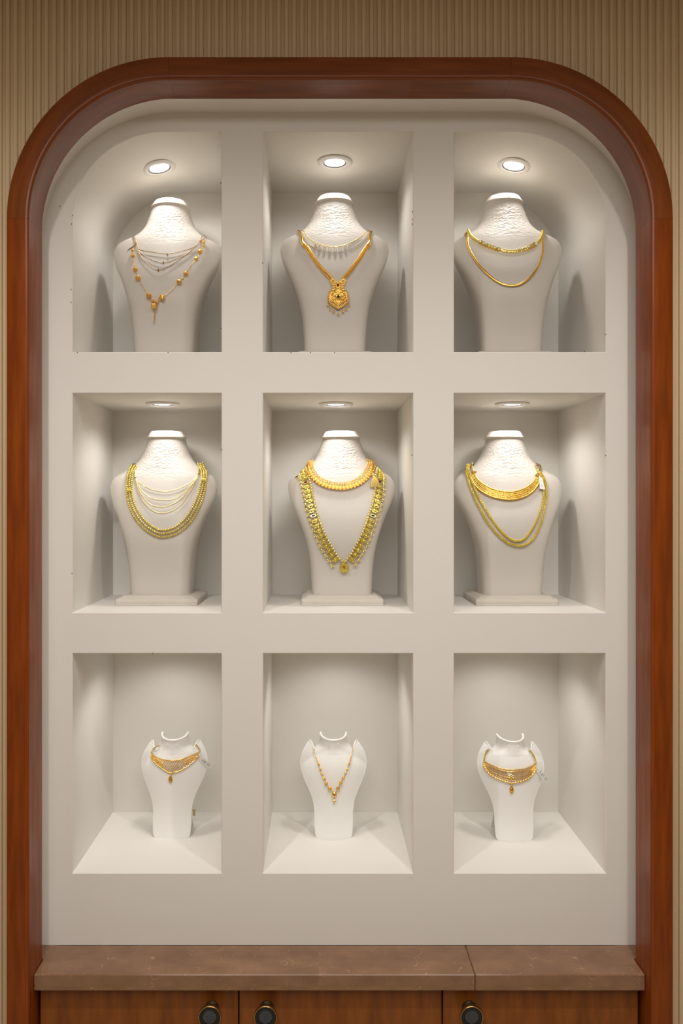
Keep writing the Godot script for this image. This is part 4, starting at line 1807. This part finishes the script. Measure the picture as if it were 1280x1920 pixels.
func middle_right() -> void:
	var t: Dictionary = busts.mr
	var o := necklace("band_choker", "broad curved gold band choker with beaded rows on the middle right bust", t)
	var top := [[889, 889], [895, 899], [906, 909], [922, 917.5], [942, 922.5], [960, 923], [977, 919], [992, 910.5], [1002, 900], [1006, 892]]
	var low := [[883, 896], [889, 909], [901, 921], [919, 931], [940, 936.5], [960, 937.5], [980, 933], [996, 923.5], [1007, 911], [1011, 899]]
	var ct := curve(top, 2.0)
	var cl := curve(low, 2.0)
	var s: Dictionary
	var edge := []
	for row in 5:
		var k := row / 4.0
		var pts := []
		for i in 60:
			var a: Vector2 = ct[int(i / 59.0 * (ct.size() - 1))]
			var b: Vector2 = cl[int(i / 59.0 * (cl.size() - 1))]
			var q := a.lerp(b, k)
			pts.append([q.x, q.y])
		s = strand(t, pts, 0.0031, 0.0030)
		var m := MB.new()
		if row == 0 or row == 4:
			m.tube(s.p, 0.0012, 8)
		for i in s.p.size():
			var f := frame_at(s.p[i], along(s, i), s.n[i])
			var e := MB.new()
			e.ball(Vector3.ZERO, Vector3(0.0014, 0.0019, 0.0015), 7, 5)
			m.add(e, f)
		if row == 4:
			for i in s.p.size():
				m.ball(s.p[i] + Vector3(0, -0.0026, -0.0004), Vector3(0.0008, 0.0016, 0.0008), 6, 4)
		part(m, "bead_row", M.gold_green if row % 2 else M.gold, o)
	# the backing sheet and the pointed end plates
	var rows := []
	for k in [0.0, 0.5, 1.0]:
		var line := PackedVector3Array()
		for i in 60:
			var a: Vector2 = ct[int(i / 59.0 * (ct.size() - 1))]
			var b: Vector2 = cl[int(i / 59.0 * (cl.size() - 1))]
			var q := a.lerp(b, k)
			var h := onto(t, q.x, q.y)
			line.append(h[0] + h[1] * 0.0018)
		rows.append(line)
	var back := MB.new()
	back.loft(rows, false, false, false, Vector3.BACK)
	part(back, "backing", M.gold, o)
	for e in [[888, 888.5, -0.5], [1006.5, 893.5, 0.5]]:
		var f := upright(onto(t, e[0], e[1]), 0.0034)
		f.basis = f.basis * Basis(Vector3.BACK, -e[2])
		f.origin -= o.position
		var m := MB.new()
		m.plate(PackedVector2Array([Vector2(-0.0058, -0.0036), Vector2(0.0058, -0.0036), Vector2(0.0046, 0.0012), Vector2(0.0012, 0.0066), Vector2(-0.0012, 0.0066), Vector2(-0.0046, 0.0012)]), -0.001, 0.0014, 0.0006)
		m.ball(Vector3(0, 0.0008, 0.0014), Vector3(0.0014, 0.0014, 0.0008), 8, 6)
		inst(m.mesh(), "end_plate", M.gold, o, f)
	var ends := []
	for e in [[[887, 884], [885, 875], [884, 868]], [[1006, 887], [1004, 881], [1002, 876]]]:
		var q := strand(t, e, 0.0026, 0.0022)
		var m := MB.new()
		link_chain(m, q, 0.0015, 0.0005)
		part(m, "end_links", M.gold_pale, o)
		ends.append(q.p[-1])
	closing(o, t, {"p": ends, "n": []}, M.ribbon, 0.0014, "ribbon")
	# a white price tag hangs at the right end
	var f := upright(onto(t, 1012, 907), 0.0058)
	f.basis = f.basis * Basis(Vector3.BACK, 0.06)
	f.origin -= o.position
	var m := MB.new()
	m.plate(PackedVector2Array([Vector2(-0.0055, -0.0145), Vector2(0.0058, -0.0165), Vector2(0.0046, 0.008), Vector2(-0.0005, 0.0155), Vector2(-0.0018, 0.0155)]), -0.0003, 0.0003, 0.0)
	var tg := inst(m.mesh(), "price_tag", M.card, o, f, "white paper price tag")
	var marks := MB.new()
	for q in [[-0.0006, -0.0090, 0.0024], [0.0004, -0.0068, 0.0018], [0.0006, -0.0046, 0.0010]]:
		marks.box(Vector3(q[0] - q[2], q[1] - 0.00035, 0.0003), Vector3(q[0] + q[2], q[1] + 0.00035, 0.0004))
	inst(marks.mesh(), "printed_lines", M.print_grey, tg)

	var c := necklace("rope_chain", "long double gold rope chain below the band choker on the middle right bust", t)
	var ends2 := []
	for k in [[[876, 872], [875, 886], [879, 905], [887, 928], [899, 953], [914, 979], [931, 1001], [950, 1016.5], [968, 1022.5], [985, 1020.5], [1000, 1008], [1012, 984], [1020, 955], [1023.5, 930], [1022, 908], [1016, 893], [1010, 885]], [[879, 872], [879, 886], [886, 907], [895, 928], [906, 949], [920, 972], [934, 990.5], [949, 1006], [964, 1013.5], [979, 1012], [992, 999], [1005, 977], [1014.5, 951], [1018.5, 927], [1018, 908], [1013.5, 894], [1009, 886]]]:
		s = strand(t, k, 0.0023, 0.0026)
		var b := MB.new()
		for i in s.p.size():
			var g := frame_at(s.p[i], along(s, i), s.n[i])
			var e := MB.new()
			e.ball(Vector3.ZERO, Vector3(0.0021, 0.0011, 0.0015), 7, 5)
			for tw in [0.7, -0.7]:
				b.add(e, g * Transform3D(Basis(Vector3.BACK, 0.6) * Basis.IDENTITY, Vector3(0, 0.0011 * signf(tw), 0.0006 * (1 if (i % 2 == 0) == (tw > 0) else -1))))
		part(b, "rope_strand", M.gold_green, c)
		ends2 = [s.p[0], s.p[-1]]
	closing(c, t, {"p": ends2, "n": []}, M.gold_green, 0.0022)
	var h := onto(t, 878, 876)
	sliver(c, h[0], h[0] + Vector3(-0.021, -0.012, 0.004), 0.003, M.cord)


func letters(parent: Node3D, words: String, size: float, t: Transform3D) -> void:
	var x := TextMesh.new()
	var font := SystemFont.new()
	font.font_names = PackedStringArray(["Droid Sans"])
	x.font = font
	x.text = words
	x.font_size = 32
	x.pixel_size = size / 32.0
	x.depth = 0.0001
	inst(x, "lettering", M.ink, parent, t)


func bib(t: Dictionary, top: Array, low: Array, u: float, v: float, lift: float) -> Vector3:
	var a: Vector2 = top[clampi(roundi(u * (top.size() - 1)), 0, top.size() - 1)]
	var b: Vector2 = low[clampi(roundi(u * (low.size() - 1)), 0, low.size() - 1)]
	var q := a.lerp(b, v)
	var h := onto(t, q.x, q.y)
	return h[0] + h[1] * lift


func stand_ends(parent: Node3D, t: Dictionary, paths: Array, mat: Material, r: float) -> void:
	# short chains from the bib up over the notches and down behind the stand
	var backs := []
	for e in paths:
		var s := strand(t, e, 0.0026, 0.0020)
		var b := MB.new()
		link_chain(b, s, r, r * 0.42)
		part(b, "end_chain", mat, parent)
		backs.append(s.p[-1])
	var b := MB.new()
	var a: Vector3 = backs[0]
	var z: Vector3 = backs[1]
	b.tube([a, a + Vector3(0.001, -0.001, -0.009), a + Vector3(0.006, -0.012, -0.020), a.lerp(z, 0.5) + Vector3(0, -0.028, -0.030), z + Vector3(-0.006, -0.012, -0.020), z + Vector3(-0.001, -0.001, -0.009), z], r * 0.6, 6)
	part(b, "back_chain", mat, parent)


func price_tag(parent: Node3D, from: Vector3, centre: Vector3, size: Vector2, turn: float, words: String) -> void:
	var f := Transform3D(Basis(Vector3.BACK, turn), centre - root_of(parent))
	var b := MB.new()
	b.plate(PackedVector2Array([Vector2(-size.x, -size.y), Vector2(size.x, -size.y), Vector2(size.x, size.y), Vector2(-size.x, size.y)]), -0.0003, 0.0003, 0.0)
	var o := inst(b.mesh(), "price_tag", M.card, parent, f, "white paper price tag")
	letters(o, words, size.y * 1.5, Transform3D(Basis(), Vector3(size.x * 0.12, 0, 0.0004)))
	b = MB.new()
	b.tube([from, centre + Basis(Vector3.BACK, turn) * Vector3(-size.x * 0.9, 0, 0)], 0.00035, 5)
	part(b, "tag_thread", M.card, parent)


func bottom_left() -> void:
	var t: Dictionary = stands.bl
	var o := necklace("bib_choker", "pointed gold lattice bib choker with a leaf drop on the bottom left stand", t)
	o.position.y -= 0.06
	var top := curve([[285.5, 1411.5], [291, 1417.5], [302.5, 1423], [317.5, 1425.3], [335, 1424.5], [350, 1419.5], [362, 1415], [371, 1411]], 0.5)
	var low := curve([[284, 1420], [292.5, 1431], [304, 1440], [313, 1446], [320, 1449], [328, 1447.5], [341, 1443], [356, 1433], [372, 1419]], 0.5)
	for e in [[0.0, 0.0007], [1.0, 0.0013]]:
		var p := []
		for i in 61:
			p.append(bib(t, top, low, i / 60.0, e[0], 0.0022))
		var b := MB.new()
		b.tube(p, e[1], 7)
		part(b, "edge_wire", M.gold, o)
	var n := 30
	for dir in [-1.0, 1.0]:
		var b := MB.new()
		for i in range(-5, n + 5):
			var u0 := i / float(n)
			var p := []
			for k in 7:
				var u: float = u0 + dir * k / 6.0 * 0.11
				if u >= 0.0 and u <= 1.0:
					p.append(bib(t, top, low, u, k / 6.0, 0.0020))
			if p.size() > 1:
				b.tube(p, 0.00045, 5)
		part(b, "lattice_bars", M.gold, o)
	var dots := MB.new()
	for i in 38:
		dots.ball(bib(t, top, low, (i + 0.5) / 38.0, 0.10, 0.0026), Vector3.ONE * 0.0009, 6, 4)
	for i in 12:
		for v in [0.35, 0.55, 0.75]:
			dots.ball(bib(t, top, low, 0.03 + i * 0.022, v, 0.0026), Vector3(0.0013, 0.0013, 0.0009), 6, 4)
			dots.ball(bib(t, top, low, 0.72 + i * 0.022, v, 0.0026), Vector3(0.0013, 0.0013, 0.0009), 6, 4)
	part(dots, "filigree_beads", M.gold, o)
	for q in [[344.5, 1439.2], [349.8, 1436.2], [355, 1432.6], [359.8, 1429], [367.5, 1419.5]]:
		bead(o, "clear_stone", "facet", M.crystal, upright(onto(t, q[0], q[1]), 0.0032), Vector3(0.0021, 0.0021, 0.0014), "clear cut stone")
	var d := upright(onto(t, 320, 1460), 0.0022)
	bead(o, "leaf_drop", "leaf", M.gold, d, Vector3(0.0078, 0.0078, 0.006))
	bead(o, "drop_ring", "ring", M.gold, upright(onto(t, 321, 1451.5), 0.0022), 0.0018)
	stand_ends(o, t, [[[285, 1411], [288, 1405], [294, 1401], [299, 1399]], [[372, 1411], [374, 1408], [371, 1402], [367, 1398]]], M.gold_green, 0.0013)
	var from := onto(t, 371, 1419)
	price_tag(o, from[0] + from[1] * 0.003, onto(t, 381.5, 1428)[0] + Vector3(0.0045, 0, 0.006), Vector2(0.0150, 0.0052), -0.66, "H8 33")


func bottom_centre() -> void:
	var t: Dictionary = stands.bc
	var o := necklace("graduated_necklace", "graduated gold bead necklace in a deep point on the bottom centre stand", t)
	o.position.y -= 0.06
	var s := strand(t, [[588.5, 1403], [592, 1416], [598, 1433], [604, 1449], [612, 1468], [619, 1479], [626.5, 1486], [633, 1478], [638, 1467], [647, 1449], [653, 1433], [656.5, 1419], [660, 1403]], 0.003, 0.0022)
	chain(o, "chain", M.gold, s, 0.0006)
	for e in [[593.5, 1420, 596.8, 1430], [656.8, 1418, 654.2, 1429]]:
		var b := MB.new()
		for i in 6:
			var h := onto(t, lerpf(e[0], e[2], i / 5.0), lerpf(e[1], e[3], i / 5.0))
			b.ball(h[0] + h[1] * 0.0024, Vector3.ONE * 0.0014, 7, 5)
		part(b, "spacer_beads", M.gold, o)
	for q in [[598.5, 1433, 2.7], [601, 1441.5, 2.5], [604, 1449.5, 2.8], [608, 1458.5, 3.1], [612, 1468, 3.5], [618.5, 1477.5, 4.0], [653, 1433, 2.5], [650, 1441.5, 2.4], [647, 1449.5, 2.4], [642.5, 1458, 3.0], [638, 1467, 3.5], [633, 1477, 4.0]]:
		var h := onto(t, q[0], q[1])
		var f := frame_at(h[0] + h[1] * q[2] * 0.0011, Vector3.RIGHT, h[1])
		f.basis = f.basis * Basis(Vector3(0.4, 0.7, 0.6).normalized(), q[0])
		bead(o, "faceted_bead", "facet", M.gold, f, q[2] * 0.00110)
	var h := onto(t, 626.5, 1488)
	var f := upright(h, 0.0045)
	bead(o, "pendant_bead", "ball", M.gold, f, Vector3(0.0054, 0.0062, 0.0045))
	bead(o, "pendant_stone", "facet", M.amber, Transform3D(f.basis, f.origin + f.basis.z * 0.0034 + f.basis.y * 0.0004), Vector3(0.0026, 0.0022, 0.0016), "amber coloured stone")
	bead(o, "drop_ring", "ring", M.gold, upright(onto(t, 626.5, 1495.5), 0.003), 0.0014)
	bead(o, "drop", "cube", M.gold, upright(onto(t, 626.5, 1500.5), 0.0035), Vector3(0.0027, 0.0034, 0.0025))
	var b2 := MB.new()
	var a: Vector3 = s.p[0]
	var z: Vector3 = s.p[-1]
	b2.tube([a, a + Vector3(0.001, -0.001, -0.010), a + Vector3(0.006, -0.012, -0.022), a.lerp(z, 0.5) + Vector3(0, -0.028, -0.032), z + Vector3(-0.006, -0.012, -0.022), z + Vector3(-0.001, -0.001, -0.010), z], 0.0006, 6)
	part(b2, "back_chain", M.gold, o)


func bottom_right() -> void:
	var t: Dictionary = stands.br
	var o := necklace("bib_choker", "crescent gold bib choker with a flower and drop on the bottom right stand", t)
	o.position.y -= 0.06
	var top := curve([[908.5, 1428], [924, 1435], [940, 1440.5], [960, 1442.5], [980, 1441.5], [992.5, 1437], [1003, 1430.5]], 0.5)
	var low := curve([[907, 1435], [917.5, 1450.5], [932.5, 1459.5], [947.5, 1465.5], [960, 1468], [977.5, 1465], [992.5, 1457], [1003, 1442]], 0.5)
	for v in [0.0, 0.16]:
		var p := []
		for i in 61:
			p.append(bib(t, top, low, i / 60.0, v, 0.0024))
		var b := MB.new()
		b.tube(p, 0.0008, 7)
		part(b, "edge_wire", M.gold, o)
	var pick := MB.new()
	for i in 48:
		var u := (i + 0.5) / 48.0
		pick.tube([bib(t, top, low, u, 0.0, 0.0024), bib(t, top, low, u, 0.2, 0.0024)], 0.00055, 5)
	part(pick, "comb_bars", M.gold, o)
	for side in [0.0, 1.0]:
		var b := MB.new()
		for i in 22:
			var u: float = (i + 0.5) / 46.0 + side * 0.5
			var p := []
			for k in 5:
				var uu: float = clampf(u + (k / 4.0 - 0.5) * 0.06 * (1.0 if side == 0.0 else -1.0), 0.0, 1.0)
				p.append(bib(t, top, low, uu, 0.18 + 0.62 * k / 4.0, 0.0022))
			b.tube(p, 0.00062, 5)
		part(b, "filigree_bars", M.gold, o)
	for v in [0.62, 0.80]:
		var p := []
		for i in 61:
			p.append(bib(t, top, low, i / 60.0, v, 0.0022))
		var b := MB.new()
		b.tube(p, 0.0006, 6)
		part(b, "edge_wire", M.gold, o)
	for i in 24:
		var a := bib(t, top, low, i / 24.0 + 0.004, 0.97, 0.0030)
		var z := bib(t, top, low, (i + 1) / 24.0 - 0.004, 0.97, 0.0030)
		var b := MB.new()
		b.tube([a, a.lerp(z, 0.5), z], [0.0016, 0.0021, 0.0016], 8)
		part(b, "border_bead", M.gold, o)
	var h := onto(t, 958, 1456)
	var f := upright(h, 0.0036)
	for i in 6:
		var a := TAU * i / 6 + 0.5
		bead(o, "petal", "ball", M.gold_pale, Transform3D(f.basis, f * Vector3(cos(a) * 0.0040, sin(a) * 0.0036, 0)), Vector3(0.0023, 0.0021, 0.0012))
	bead(o, "flower_centre", "ball", M.gold, f.translated_local(Vector3(0, 0, 0.001)), Vector3(0.0022, 0.0022, 0.0016))
	bead(o, "leaf_drop", "leaf", M.gold, upright(onto(t, 958.5, 1479.5), 0.0024), Vector3(0.0078, 0.0078, 0.006))
	bead(o, "drop_ring", "ring", M.gold, upright(onto(t, 958.5, 1470), 0.0026), 0.0018)
	stand_ends(o, t, [[[908, 1429], [910, 1416], [913, 1409], [916.5, 1406]], [[1003, 1430], [1000, 1420], [996, 1413], [991.5, 1408.5]]], M.gold_green, 0.0015)
	var from := onto(t, 1002.5, 1441)
	price_tag(o, from[0] + from[1] * 0.003, onto(t, 1011.5, 1451.5)[0] + Vector3(0.0040, 0, 0.007), Vector2(0.0145, 0.0048), -0.88, "1-61 32")
